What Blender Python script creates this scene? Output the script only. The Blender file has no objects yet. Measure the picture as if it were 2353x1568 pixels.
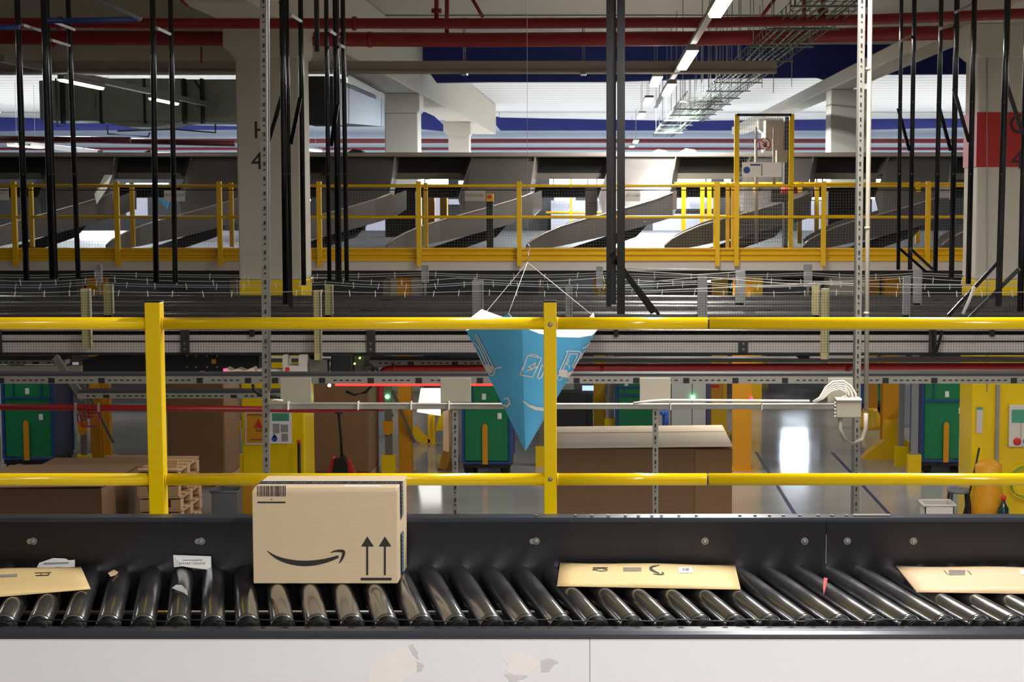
import bpy, bmesh, math, random
from mathutils import Vector, Matrix
from mathutils.bvhtree import BVHTree
random.seed(7)
C = bpy.context.scene.collection
sc = bpy.context.scene

# ------------------------------------------------------------------ camera, world, exposure
W, H, F = 2353.0, 1568.0, 3900.0
VPX = 1390.0
CZ = 4.3
TH = math.atan(341.0 / F)
cam_d = bpy.data.cameras.new('camera'); cam = bpy.data.objects.new('camera', cam_d); C.objects.link(cam)
cam.location = (0, 0, CZ); cam.rotation_euler = (math.pi / 2 - TH, 0, 0)
cam_d.sensor_width = 36.0; cam_d.lens = F / W * 36.0
cam_d.shift_x = -(VPX - W / 2) / W
cam_d.clip_end = 300
cam_d.dof.use_dof = True; cam_d.dof.focus_distance = 6.3; cam_d.dof.aperture_fstop = 20.0
sc.camera = cam
sc.view_settings.view_transform = 'Standard'; sc.view_settings.look = 'None'
sc.view_settings.gamma = 1.0; sc.view_settings.use_curve_mapping = False
sc.view_settings.exposure = 1.0
w = bpy.data.worlds.new('world'); sc.world = w; w.use_nodes = True
w.node_tree.nodes['Background'].inputs[0].default_value = (0.85, 0.88, 1.0, 1)
w.node_tree.nodes['Background'].inputs[1].default_value = 0.08

LAMP = 30.0          # watts per hall lamp
def area(name, loc, sx, sy, power, col=(1, 0.965, 0.92), rot=(0, 0, 0), parent=None):
    d = bpy.data.lights.new(name, 'AREA'); d.shape = 'RECTANGLE'; d.size = sx; d.size_y = sy
    d.energy = power; d.color = col
    o = bpy.data.objects.new(name, d); o.location = loc; o.rotation_euler = rot; C.objects.link(o)
    if parent: o.parent = parent
    return o

# ------------------------------------------------------------------ helpers
cT, sT = math.cos(TH), math.sin(TH)
def ray(px, py):
    u = (px - VPX) / F; v = (784.0 - py) / F
    return Vector((u, cT + v * sT, -sT + v * cT))
def P(px, py, D):
    r = ray(px, py); return Vector((0, 0, CZ)) + r * (D / r.y)
def PX(px, py, D): return P(px, py, D).x
def PZ(py, D): return P(VPX, py, D).z
def PG(px, py, z):            # point at height z under pixel
    r = ray(px, py); return Vector((0, 0, CZ)) + r * ((z - CZ) / r.z)

class MB:
    def __init__(s): s.v = []; s.f = []; s.sm = []
    def add(s, vs, fs, smooth=False):
        b = len(s.v); s.v += [tuple(v) for v in vs]
        for f in fs: s.f.append([b + i for i in f]); s.sm.append(smooth)
        return s
    def box(s, x0, x1, y0, y1, z0, z1):
        return s.add([(x0,y0,z0),(x1,y0,z0),(x1,y1,z0),(x0,y1,z0),(x0,y0,z1),(x1,y0,z1),(x1,y1,z1),(x0,y1,z1)],
                     [(0,3,2,1),(4,5,6,7),(0,1,5,4),(1,2,6,5),(2,3,7,6),(3,0,4,7)])
    def cbox(s, c, dx, dy, dz): return s.box(c[0]-dx/2, c[0]+dx/2, c[1]-dy/2, c[1]+dy/2, c[2]-dz/2, c[2]+dz/2)
    def pbox(s, x0, y0, x1, y1, D, dep):      # pixel rectangle of the front face, given distance and real depth
        ym = (y0 + y1) / 2
        return s.box(PX(x0, ym, D), PX(x1, ym, D), D, D + dep, PZ(y1, D), PZ(y0, D))
    def bar(s, p0, p1, wx, wy, up=(0, 1, 0)):      # rectangular bar between points
        p0 = Vector(p0); p1 = Vector(p1); d = (p1 - p0).normalized(); u = Vector(up)
        a = d.cross(u)
        if a.length < 1e-4: a = d.cross(Vector((1, 0, 0)))
        a.normalize(); b = a.cross(d).normalized()
        q = [a*(-wx/2)+b*(-wy/2), a*(wx/2)+b*(-wy/2), a*(wx/2)+b*(wy/2), a*(-wx/2)+b*(wy/2)]
        return s.add([p0+k for k in q]+[p1+k for k in q], [(0,1,2,3),(7,6,5,4),(0,4,5,1),(1,5,6,2),(2,6,7,3),(3,7,4,0)])
    def tube(s, pts, r, n=10, caps=True, rs=None):
        pts = [Vector(p) for p in pts]; rings = []
        ref = None
        for i, p in enumerate(pts):
            if i == 0: d = pts[1] - p
            elif i == len(pts) - 1: d = p - pts[-2]
            else: d = (pts[i+1] - p).normalized() + (p - pts[i-1]).normalized()
            d.normalize()
            if ref is None:
                ref = Vector((0, 0, 1)) if abs(d.z) < 0.9 else Vector((1, 0, 0))
            a = d.cross(ref).normalized(); b = d.cross(a).normalized()
            rr = rs[i] if rs else r
            rings.append([p + (a*math.cos(2*math.pi*k/n) + b*math.sin(2*math.pi*k/n))*rr for k in range(n)])
        vs = [v for ring in rings for v in ring]; fs = []
        for i in range(len(pts)-1):
            for k in range(n):
                k2 = (k+1) % n
                fs.append((i*n+k, (i+1)*n+k, (i+1)*n+k2, i*n+k2))
        s.add(vs, fs, True)
        if caps:
            b = len(s.v) - len(vs)
            s.f.append([b+k for k in range(n)]); s.sm.append(False)
            s.f.append([b+(len(pts)-1)*n+k for k in reversed(range(n))]); s.sm.append(False)
        return s
    def prism(s, pts2, axis, a0, a1):          # pts2 in the other two axes, extruded along axis
        n = len(pts2)
        def mk(p, a):
            if axis == 'y': return (p[0], a, p[1])
            if axis == 'x': return (a, p[0], p[1])
            return (p[0], p[1], a)
        vs = [mk(p, a0) for p in pts2] + [mk(p, a1) for p in pts2]
        fs = [tuple(range(n)), tuple(reversed(range(n, 2*n)))]
        fs += [(i, i+n, (i+1) % n + n, (i+1) % n) for i in range(n)]
        return s.add(vs, fs)
    def slab(s, pts, off):                      # polygon of 3D points extruded by a vector
        pts = [Vector(p) for p in pts]; off = Vector(off); n = len(pts)
        return s.add(pts + [p + off for p in pts], [tuple(range(n)), tuple(reversed(range(n, 2*n)))] +
                     [(i, i+n, (i+1) % n + n, (i+1) % n) for i in range(n)])
    def lathe(s, prof, c, n=20, axis='z'):
        vs = []
        for r, h in prof:
            for k in range(n):
                a = 2*math.pi*k/n
                if axis == 'z': vs.append((c[0]+r*math.cos(a), c[1]+r*math.sin(a), c[2]+h))
                else: vs.append((c[0]+r*math.cos(a), c[1]+h, c[2]+r*math.sin(a)))
        fs = []
        for i in range(len(prof)-1):
            for k in range(n):
                k2 = (k+1) % n
                fs.append((i*n+k, i*n+k2, (i+1)*n+k2, (i+1)*n+k))
        s.add(vs, fs, True)
        b = len(s.v) - len(vs)
        s.f.append([b+k for k in reversed(range(n))]); s.sm.append(False)
        s.f.append([b+(len(prof)-1)*n+k for k in range(n)]); s.sm.append(False)
        return s
    def build(s, name, m, parent=None, bevel=0, fix=True):
        me = bpy.data.meshes.new(name); me.from_pydata(s.v, [], s.f); me.validate()
        if len(me.polygons) == len(s.sm):
            me.polygons.foreach_set('use_smooth', s.sm)
        if fix and len(s.f) < 6000:
            bm = bmesh.new(); bm.from_mesh(me); bmesh.ops.recalc_face_normals(bm, faces=bm.faces); bm.to_mesh(me); bm.free()
        me.materials.append(m); me.update()
        o = bpy.data.objects.new(name, me); C.objects.link(o)
        if parent is not None:
            o.parent = parent; o.matrix_parent_inverse = Matrix.Translation(parent.location).inverted() if parent.rotation_euler.z == 0 else (Matrix.Translation(parent.location) @ parent.rotation_euler.to_matrix().to_4x4()).inverted()
        if bevel:
            b = o.modifiers.new('bevel', 'BEVEL'); b.width = bevel; b.segments = 2; b.limit_method = 'ANGLE'
        return o

def thing(name, label, cat, loc=(0, 0, 0), group=None):
    o = bpy.data.objects.new(name, None); C.objects.link(o); o.location = loc; o.empty_display_size = 0.1
    o['label'] = label; o['category'] = cat
    if group: o['group'] = group
    return o
def tag(o, label, cat, group=None, kind=None):
    o['label'] = label; o['category'] = cat
    if group: o['group'] = group
    if kind: o['kind'] = kind
    return o
def struct(o): o['kind'] = 'structure'; return o
def one(mb, name, m, label, cat, group=None, bevel=0): return tag(mb.build(name, m, None, bevel), label, cat, group)
def wrap(name, label, cat, group=None, at=(0, 0, 0)): return thing(name, label, cat, at, group)
def copy_tree(o, parent=None):
    c = o.copy(); C.objects.link(c)
    if parent is not None: c.parent = parent
    for ch in list(o.children): copy_tree(ch, c)
    return c

def S(r, g, b):
    f = lambda c: (c/255/12.92) if c/255 <= 0.04045 else ((c/255+0.055)/1.055)**2.4
    return (f(r), f(g), f(b), 1)
def mat(name, col, rough=0.5, metal=0.0, var=0.0, vscale=6.0, bump=0.0, bscale=60.0, emit=None, es=0, stretch=None, rvar=0.0, spec=None):
    m = bpy.data.materials.new(name); m.use_nodes = True; nt = m.node_tree; N = nt.nodes; L = nt.links
    b = N['Principled BSDF']
    b.inputs['Base Color'].default_value = S(*col); b.inputs['Roughness'].default_value = rough; b.inputs['Metallic'].default_value = metal
    if spec is not None: b.inputs['Specular IOR Level'].default_value = spec
    tc = N.new('ShaderNodeTexCoord'); mp = N.new('ShaderNodeMapping'); L.new(tc.outputs['Object'], mp.inputs[0])
    if stretch: mp.inputs['Scale'].default_value = stretch
    if var:
        n = N.new('ShaderNodeTexNoise'); n.inputs['Scale'].default_value = vscale; n.inputs['Detail'].default_value = 5
        L.new(mp.outputs[0], n.inputs['Vector'])
        mx = N.new('ShaderNodeMix'); mx.data_type = 'RGBA'
        c = S(*col); mx.inputs[6].default_value = tuple(k*(1-var) for k in c[:3]) + (1,); mx.inputs[7].default_value = tuple(min(1, k*(1+var)) for k in c[:3]) + (1,)
        L.new(n.outputs['Fac'], mx.inputs[0]); L.new(mx.outputs[2], b.inputs['Base Color'])
        if rvar:
            mr = N.new('ShaderNodeMapRange'); mr.inputs[3].default_value = max(0, rough-rvar); mr.inputs[4].default_value = rough+rvar
            L.new(n.outputs['Fac'], mr.inputs[0]); L.new(mr.outputs[0], b.inputs['Roughness'])
    if bump:
        n2 = N.new('ShaderNodeTexNoise'); n2.inputs['Scale'].default_value = bscale; L.new(mp.outputs[0], n2.inputs['Vector'])
        bp = N.new('ShaderNodeBump'); bp.inputs['Strength'].default_value = bump; bp.inputs['Distance'].default_value = 0.01
        L.new(n2.outputs['Fac'], bp.inputs['Height']); L.new(bp.outputs[0], b.inputs['Normal'])
    if emit:
        b.inputs['Emission Color'].default_value = S(*emit); b.inputs['Emission Strength'].default_value = es
    return m

M = dict(
    yellow=mat('safety yellow paint', (240, 202, 8), 0.2, var=0.06, vscale=3, bump=0.05, bscale=40),
    yellow2=mat('mezzanine yellow paint', (232, 184, 10), 0.4, var=0.08),
    orange=mat('amber yellow paint', (212, 146, 10), 0.5, var=0.08),
    blackcap=mat('black plastic', (18, 18, 20), 0.5),
    darkal=mat('dark anodised aluminium', (54, 53, 58), 0.34, 0.85, var=0.12, vscale=8, stretch=(0.3, 1, 14), bump=0.03, bscale=30),
    lip=mat('dark blue grey rail', (56, 61, 72), 0.3, 0.35, var=0.1),
    steel=mat('polished roller steel', (158, 159, 163), 0.2, 0.95, var=0.12, vscale=14, rvar=0.07, bump=0.02, bscale=25),
    steelend=mat('dark roller steel', (70, 68, 66), 0.3, 0.9),
    white=mat('white panel', (232, 231, 238), 0.4, var=0.03, vscale=2),
    torn=mat('torn paper residue', (238, 231, 230), 0.9, var=0.05, vscale=20),
    torn2=mat('grey glue residue', (208, 205, 206), 0.9, var=0.15, vscale=20),
    galv=mat('galvanised steel', (150, 148, 140), 0.42, 0.55, var=0.18, vscale=10),
    galvd=mat('dull galvanised steel', (120, 116, 106), 0.5, 0.4, var=0.15, vscale=10),
    duct=mat('galvanised duct', (176, 180, 168), 0.45, 0.3, var=0.22, vscale=3),
    black=mat('black rack paint', (14, 14, 17), 0.22, spec=0.5),
    blackm=mat('matt black', (16, 15, 17), 0.6),
    rubber=mat('black belt rubber', (24, 23, 25), 0.55),
    red2=mat('red pipe paint brightened against shade', (178, 44, 44), 0.3, var=0.06),  # same red paint, brightened to make up for shade under the conveyors
    redfar=mat('red pipe paint darkened against lamps', (100, 16, 22), 0.5),  # same red paint, darkened to offset the strong far lamps
    red=mat('red pipe paint', (138, 18, 18), 0.38, var=0.08),
    redb=mat('bright red', (205, 40, 30), 0.5),
    blue=mat('blue sheet', (10, 26, 104), 0.6, var=0.1, vscale=1),
    bluep=mat('blue pipe', (28, 58, 130), 0.4),
    conc=mat('painted concrete', (198, 191, 176), 0.8, var=0.05, vscale=2),
    ceil=mat('ceiling concrete', (202, 194, 178), 0.85, var=0.05, vscale=1),
    farw=mat('far wall cladding', (176, 186, 198), 0.7, var=0.05),
    colred=mat('red column paint', (176, 36, 28), 0.6),
    sorter=mat('brushed sorter steel', (112, 108, 106), 0.36, 0.55, var=0.2, vscale=2.2),
    sorter2=mat('sorter rim steel', (176, 168, 160), 0.35, 0.5, var=0.1),
    board=mat('corrugated cardboard', (212, 190, 158), 0.75, var=0.04, vscale=4, bump=0.08, bscale=30, stretch=(0.5, 1, 6)),
    boardd=mat('brown cardboard', (134, 102, 70), 0.8, var=0.08, vscale=5),
    boardt=mat('pale cardboard', (222, 200, 168), 0.75, var=0.03),
    kraft=mat('kraft paper', (232, 204, 146), 0.62, var=0.04, vscale=9, bump=0.12, bscale=14),
    kraft2=mat('tan kraft paper', (226, 194, 156), 0.62, var=0.04, vscale=9, bump=0.12, bscale=14),
    ink=mat('black ink', (42, 38, 38), 0.6),
    tape=mat('navy tape', (42, 44, 62), 0.25),
    tapew=mat('tape print', (96, 150, 190), 0.35),
    labelw=mat('white label', (240, 240, 242), 0.4),
    grey=mat('grey print', (150, 148, 148), 0.6),
    cone=mat('blue card', (92, 190, 242), 0.6, var=0.02),
    conew=mat('white card', (242, 242, 240), 0.6),
    coneink=mat('pale cream print', (232, 226, 216), 0.6),
    green=mat('green panel', (8, 124, 76), 0.5, var=0.1, vscale=3),
    cblue=mat('blue frame', (26, 74, 140), 0.45),
    slate=mat('slate sleeve', (62, 62, 92), 0.7),
    wood=mat('pallet wood', (176, 142, 102), 0.8, var=0.2, vscale=12),
    plasticg=mat('grey plastic', (112, 116, 122), 0.5),
    plasticw=mat('white plastic', (214, 208, 198), 0.5),
    post=mat('pale yellow post', (196, 184, 128), 0.6, var=0.08),
    postg=mat('grey post', (136, 138, 140), 0.5, var=0.08),
    wire=mat('pale cable sheath', (205, 202, 192), 0.4),
    thin=mat('steel wire', (150, 150, 148), 0.35, 0.6),
    pulley=mat('pulley black', (9, 9, 10), 0.6, spec=0.2),
    siderail=mat('worn conveyor side rail', (116, 114, 112), 0.26, 0.75, var=0.15),
    bwire=mat('greenish basket wire', (112, 120, 108), 0.4, 0.3),
    trayc=mat('dusty grey tray', (158, 146, 132), 0.6, var=0.08),
    strutm=mat('grey strut', (132, 129, 120), 0.5, 0.4, var=0.12),
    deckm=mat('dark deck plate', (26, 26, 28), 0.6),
    net=mat('black net cord', (20, 19, 18), 0.8),
    panelg=mat('pale grey side panel', (204, 196, 192), 0.45, var=0.05),
    cab=mat('grey cabinet', (150, 152, 150), 0.5),
    darkg=mat('dark charcoal', (46, 46, 50), 0.6),
    gsign=mat('green sign', (70, 150, 120), 0.5),
    bsign=mat('blue sign', (30, 80, 170), 0.5),
    osign=mat('amber sign', (214, 146, 36), 0.3),
    lamp=mat('lit tube', (255, 255, 255), 0.5, emit=(255, 252, 244), es=9),
    lampw=mat('lit window', (255, 255, 255), 0.5, emit=(236, 244, 255), es=5.0),
    lampx=mat('bright daylight pane', (255, 255, 255), 0.5, emit=(225, 240, 255), es=14.0),
    lamps_=mat('glowing screen', (220, 220, 220), 0.5, emit=(255, 255, 250), es=1.0),
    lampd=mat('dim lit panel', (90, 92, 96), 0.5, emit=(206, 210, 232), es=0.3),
    ledg=mat('green led', (90, 255, 150), 0.5, emit=(90, 255, 150), es=8),
    ledy=mat('yellow led', (200, 255, 60), 0.5, emit=(200, 255, 60), es=6),
    ledo=mat('orange led', (255, 110, 40), 0.5, emit=(255, 90, 30), es=6),
    ledr=mat('red light strip', (255, 60, 60), 0.5, emit=(255, 50, 44), es=1.1),
    pink=mat('pink lamp', (255, 60, 120), 0.5, emit=(255, 50, 110), es=1.5),
    screen=mat('pale screen', (150, 180, 230), 0.5, emit=(150, 180, 235), es=0.9),
    bottle=mat('dark green bottle', (24, 52, 44), 0.2),
    hose=mat('green hose', (120, 150, 40), 0.5),
    mark=mat('violet floor tape', (60, 58, 96), 0.5),
    conduit=mat('beige conduit', (160, 152, 136), 0.45),
    film=mat('plastic film glare', (225, 210, 190), 0.1),
)
# polished floor
def floor_mat():
    m = bpy.data.materials.new('polished concrete'); m.use_nodes = True; nt = m.node_tree; N = nt.nodes; L = nt.links
    b = N['Principled BSDF']; tc = N.new('ShaderNodeTexCoord')
    n = N.new('ShaderNodeTexNoise'); n.inputs['Scale'].default_value = 0.6; n.inputs['Detail'].default_value = 8; L.new(tc.outputs['Object'], n.inputs['Vector'])
    mx = N.new('ShaderNodeMix'); mx.data_type = 'RGBA'; mx.inputs[6].default_value = S(136, 133, 131); mx.inputs[7].default_value = S(190, 187, 184)
    L.new(n.outputs['Fac'], mx.inputs[0]); L.new(mx.outputs[2], b.inputs['Base Color'])
    mr = N.new('ShaderNodeMapRange'); mr.inputs[3].default_value = 0.04; mr.inputs[4].default_value = 0.16; L.new(n.outputs['Fac'], mr.inputs[0]); L.new(mr.outputs[0], b.inputs['Roughness'])
    b.inputs['Specular IOR Level'].default_value = 0.7
    return m
def stripe_mat(name, c1, c2, freq, axis='Z', rough=0.8):
    m = bpy.data.materials.new(name); m.use_nodes = True; nt = m.node_tree; N = nt.nodes; L = nt.links
    b = N['Principled BSDF']; b.inputs['Roughness'].default_value = rough
    tc = N.new('ShaderNodeTexCoord'); wv = N.new('ShaderNodeTexWave'); wv.bands_direction = axis; wv.inputs['Scale'].default_value = freq
    wv.inputs['Distortion'].default_value = 0.6; wv.inputs['Detail'].default_value = 2; L.new(tc.outputs['Object'], wv.inputs['Vector'])
    mx = N.new('ShaderNodeMix'); mx.data_type = 'RGBA'; mx.inputs[6].default_value = S(*c1); mx.inputs[7].default_value = S(*c2)
    L.new(wv.outputs['Fac'], mx.inputs[0]); L.new(mx.outputs[2], b.inputs['Base Color'])
    return m
M['floor'] = floor_mat()
M['sheets'] = stripe_mat('stacked sheet edges', (98, 72, 50), (146, 112, 80), 24.0)
M['cladding'] = stripe_mat('ribbed wall cladding', (150, 162, 180), (196, 204, 214), 0.5)
M['ribceil'] = stripe_mat('ribbed far ceiling', (196, 196, 192), (222, 222, 220), 0.25, 'Y')

def bvh_of(o):
    me = o.data; return BVHTree.FromPolygons([v.co.copy() for v in me.vertices], [tuple(p.vertices) for p in me.polygons])
class Decal:                                   # flat print lying on the surface of an object
    def __init__(s, objs, off=0.0015): s.b = [bvh_of(o) for o in (objs if isinstance(objs, list) else [objs])]; s.off = off; s.mb = MB()
    def pt(s, px, py):
        o = Vector((0, 0, CZ)); r = ray(px, py).normalized(); best = None
        for b in s.b:
            h, n, i, d = b.ray_cast(o, r)
            if h is not None and (best is None or d < best[1]): best = (h, d, n)
        if best is None: return None
        n = best[2] if best[2].dot(r) < 0 else -best[2]
        return best[0] + n * s.off
    def poly(s, pts):
        q = [s.pt(*p) for p in pts]
        if any(k is None for k in q): return s
        s.mb.add(q, [tuple(range(len(q)))]); return s
    def rect(s, x0, y0, x1, y1): return s.poly([(x0, y0), (x1, y0), (x1, y1), (x0, y1)])
    def fill(s, pts, st=1.4):                # fill an outline with thin rows so it hugs a curved face
        ys = [p[1] for p in pts]; y = min(ys)+st/2
        while y < max(ys):
            xs = []
            for (xa, ya), (xb, yb) in zip(pts, pts[1:]+pts[:1]):
                if (ya <= y < yb) or (yb <= y < ya): xs.append(xa+(y-ya)*(xb-xa)/(yb-ya))
            xs.sort()
            for a, b in zip(xs[::2], xs[1::2]):
                if b-a > 0.3: s.line([(a, y), (b, y)], st*1.08)
            y += st
        return s
    def line(s, pts, w, smooth=0):
        pts = [Vector(p) for p in pts]
        if smooth:
            w = w if isinstance(w, list) else [w]*len(pts)
            for _ in range(smooth):
                q, v = [pts[0]], [w[0]]
                for i in range(len(pts)-1):
                    q += [pts[i]*0.75+pts[i+1]*0.25, pts[i]*0.25+pts[i+1]*0.75]; v += [w[i]*0.75+w[i+1]*0.25, w[i]*0.25+w[i+1]*0.75]
                pts, w = q+[pts[-1]], v+[w[-1]]
        ws = w if isinstance(w, list) else [w]*len(pts)
        p2, w2 = [], []
        for i in range(len(pts)-1):
            k = max(1, math.ceil((pts[i+1]-pts[i]).length/3.5))
            for j in range(k): u = j/k; p2.append(pts[i]*(1-u)+pts[i+1]*u); w2.append(ws[i]*(1-u)+ws[i+1]*u)
        p2.append(pts[-1]); w2.append(ws[-1]); pts, ws = p2, w2
        prev = None
        for i, p in enumerate(pts):
            if i == 0: d = pts[1]-p
            elif i == len(pts)-1: d = p-pts[-2]
            else: d = (pts[i+1]-p).normalized()+(p-pts[i-1]).normalized()
            if d.length < 1e-6: continue
            d.normalize(); n = Vector((-d.y, d.x))*ws[i]/2
            a, b = s.pt(*(p+n)), s.pt(*(p-n))
            if a is None or b is None: prev = None; continue
            if prev: s.mb.add([prev[0], prev[1], b, a], [(0, 1, 2, 3)])
            prev = (a, b)
        return s
def arc(cx, cy, rx, ry, a0, a1, n=14): return [(cx+rx*math.cos(math.radians(a0+(a1-a0)*i/n)), cy+ry*math.sin(math.radians(a0+(a1-a0)*i/n))) for i in range(n+1)]
def text_mesh(name, body, size, m, parent, loc, rot=(math.pi/2, 0, 0), bold=0.0):
    cu = bpy.data.curves.new(name, 'FONT'); cu.body = body; cu.size = size; cu.extrude = 0.001; cu.offset = bold; cu.align_x = 'CENTER'
    t = bpy.data.objects.new(name, cu); C.objects.link(t); bpy.context.view_layer.update()
    me = bpy.data.meshes.new_from_object(t); bpy.data.objects.remove(t)
    mt = Matrix.Translation(loc) @ Matrix.Rotation(rot[2], 4, 'Z') @ Matrix.Rotation(rot[1], 4, 'Y') @ Matrix.Rotation(rot[0], 4, 'X')
    me.transform(mt); me.materials.clear(); me.materials.append(m)
    o = bpy.data.objects.new(name, me); C.objects.link(o)
    if parent is not None: o.parent = parent; o.matrix_parent_inverse = Matrix.Translation(parent.location).inverted()
    return o

# ------------------------------------------------------------------ the shell
CE = CZ + 3.2                                    # ceiling height
struct(MB().box(-34, 34, -12, 78, -0.2, 0).build('floor', M['floor']))
struct(MB().box(-34, 34, -12, 37, CE, CE+0.3).build('ceiling', M['ceil']))
struct(MB().box(-34, 34, 37, 78, CE, CE+0.3).build('ceiling_far', M['ribceil']))
struct(MB().box(-34, 34, 76, 76.3, 0, CE).build('wall_back', M['cladding']))
struct(MB().box(-34.3, -34, -12, 78, 0, CE).build('wall_left', M['farw']))
struct(MB().box(34, 34.3, -12, 78, 0, CE).build('wall_right', M['farw']))
struct(MB().box(-34, 34, -12.3, -12, 0, CE).build('wall_front', M['conc']))
# ceiling panel seams and the pale strip beside them
for i, (y0, y1) in enumerate([(31.0, 31.05), (25.2, 25.24)]):
    struct(MB().box(-34, 34, y0, y1, CE-0.02, CE).build('trim_%d' % (i+1), M['galvd']))

# concrete beams running away from the camera, and the columns that carry them
BZ = CZ + 2.112
for nm, x0, x1, y0, lab in (('concrete_beam', -4.75, -3.95, 18.6, 'long pale concrete ceiling beam running away above the H4 column'),
                        ('concrete_beam', 4.6, 5.1, 18.6, 'long pale concrete ceiling beam slanting away above the red-banded column')):
    one(MB().box(x0, x1, y0, 62, BZ, CE-0.005 if x0 < 0 else CZ+2.38), nm, M['conc'], lab, 'beam', bevel=0.03)
one(MB().box(-34, -5.3, 24.6, 25.2, CZ+1.72, CE-0.005), 'concrete_beam', M['conc'], 'dim concrete cross beam over the ductwork left of the H4 column', 'beam', bevel=0.03)
def column(x0, x1, D, wdt, label, zt=BZ, haunch=True, band=None):
    t = wrap('concrete_column', label, 'column', at=((x0+x1)/2, D+wdt/2, 0))
    MB().box(x0, x1, D, D+wdt, 3.2 if band is not None else 0.0, zt-0.002).build('shaft', M['conc'], t, 0.02)
    if band is not None:
        MB().box(x0-0.004, x1+0.004, D-0.004, D+wdt+0.004, 0, 3.2).build('painted_base', M['yellow'], t, 0.02)['label'] = 'yellow painted base'
    if haunch:
        MB().prism([(x0-0.14, zt-0.003), (x1+0.05, zt-0.003), (x1+0.05, zt-0.35), (x1, zt-0.42), (x0, zt-0.42), (x0-0.14, zt-0.3)], 'y', D-0.05, D+wdt+0.05).build('capital', M['conc'], t, 0.01)
    return t
DC = 21.5
colH = column(PX(545, 400, DC), PX(690, 400, DC), DC, 0.72, 'pale concrete column marked H 4 with yellow painted base', zt=BZ, band=1)
MB().box(PX(528, 80, DC), PX(697, 80, DC), DC-0.03, DC+0.72, PZ(72, DC), BZ).build('capital', M['conc'], colH)

colG = column(PX(2245, 400, DC), PX(2245, 400, DC)+0.95, DC, 0.78, 'concrete column with red band and yellow base at the right edge', band=1)
MB().box(PX(2245, 320, DC)-0.006, PX(2245, 320, DC)+0.956, DC-0.006, DC+0.786, PZ(384, DC), PZ(258, DC)).build('red_band', M['colred'], colG)['label'] = 'red painted band'
MB().tube([P(2268, y, DC-0.008) for y in (100, 350, 590, 900)], 0.006, 6).build('wire_line', M['grey'], colG)
column(PX(884, 300, 36.5), PX(960, 300, 36.5), 36.5, 0.7, 'pale concrete column with round mark beyond the sorter, left of centre')
column(PX(1030, 300, 51), PX(1078, 300, 51), 51, 0.65, 'farther slim concrete column left of the hanging banner')
column(PX(1908, 300, 35), PX(1993, 300, 35), 35, 0.75, 'pale concrete column behind the white hanging conduit, right side', haunch=False)
column(PX(1755, 240, 49), PX(1802, 240, 49), 49, 0.65, 'farthest concrete column behind the wire cable basket')
# markings on the columns
fz = DC-0.003
text_mesh('letter_mark', 'H', 0.31, M['ink'], colH, (PX(602, 300, DC), fz, PZ(318, DC)))
text_mesh('number_mark', '4', 0.31, M['ink'], colH, (PX(591, 370, DC), fz, PZ(389, DC)))
text_mesh('letter_mark', 'G', 0.34, M['ink'], colG, (PX(2340, 290, DC), DC-0.008, PZ(306, DC)))
text_mesh('number_mark', '4', 0.34, M['ink'], colG, (PX(2338, 365, DC), DC-0.008, PZ(388, DC)))

# blue fascias, far wall pipes
def bluesheet(pts, D, dep, label):
    o = one(MB().slab([P(x, y, D) for x, y in pts], (0, dep, 0)), 'blue_sheet', M['blue'], label, 'sheet')
    for i in (0, 1): q = P(pts[i][0]*0.9+pts[1-i][0]*0.1, pts[i][1]+3, D); MB().tube([(q.x, D+dep/2, q.z-0.03), (q.x, D+dep/2, CE-0.003)], 0.01, 5).build('hanger', M['thin'], o)
    return o
bluesheet([(962, 103), (2480, 103), (2480, 168), (2053, 171), (1985, 165), (1925, 192), (1880, 178), (1640, 180), (1400, 188), (1130, 188), (1003, 190), (990, 172), (962, 145)], 37.2, 0.25, 'dark blue sheet hanging under the ceiling behind the red pipes')
bluesheet([(1118, 262), (1150, 270), (1560, 278), (1920, 274), (2240, 272), (2240, 292), (1920, 300), (1560, 300), (1150, 300)], 68.0, 0.3, 'second blue sheet farther back above the thin red pipes')
bluesheet([(-60, 268), (110, 272), (150, 282), (350, 286), (545, 290), (545, 298), (100, 300), (-60, 302)], 68.0, 0.3, 'blue sheet low under the ductwork at far left')
bluesheet([(960, 252), (985, 256), (1020, 288), (1055, 292), (1030, 303), (962, 296)], 68.0, 0.3, 'small blue sheet between the two far concrete columns')
for yy, r, lab in ((324, 0.07, 'upper thin red pipe along the far wall'), (342, 0.055, 'lower thin red pipe along the far wall')):
    one(MB().tube([P(-100, yy, 70), P(2450, yy, 70)], r*1.3 if yy < 330 else r*1.0, 8), 'red_pipe', M['redfar'], lab, 'pipe')
one(MB().tube([P(200, 322, 40), P(540, 330, 40)], 0.07, 8), 'red_pipe', M['redfar'], 'dull red pipe just above the sorter, left of the H4 column', 'pipe')
one(MB().tube([P(-60, 318, 39), P(300, 322, 39)], 0.07, 8), 'red_pipe', M['redfar'], 'dull red pipe above the sorter at the far left edge', 'pipe')
# far lit high windows (daylight) for the hall end, their glow mirrors in the floor
for i, (x0, x1, z0, z1) in enumerate([(4.62, 5.27, 2.17, 2.76), (5.31, 5.6, 2.17, 2.7)]):
    wn = MB().box(x0-0.06, x1+0.06, 43.9, 43.98, z0-0.06, z1+0.06).build('window_%d' % (i+1), M['darkg']); struct(wn)
    MB().box(x0, x1, 43.85, 43.895, z0, z1).build('pane', M['lampd'] if i == 1 else M['lampx'], wn)

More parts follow.
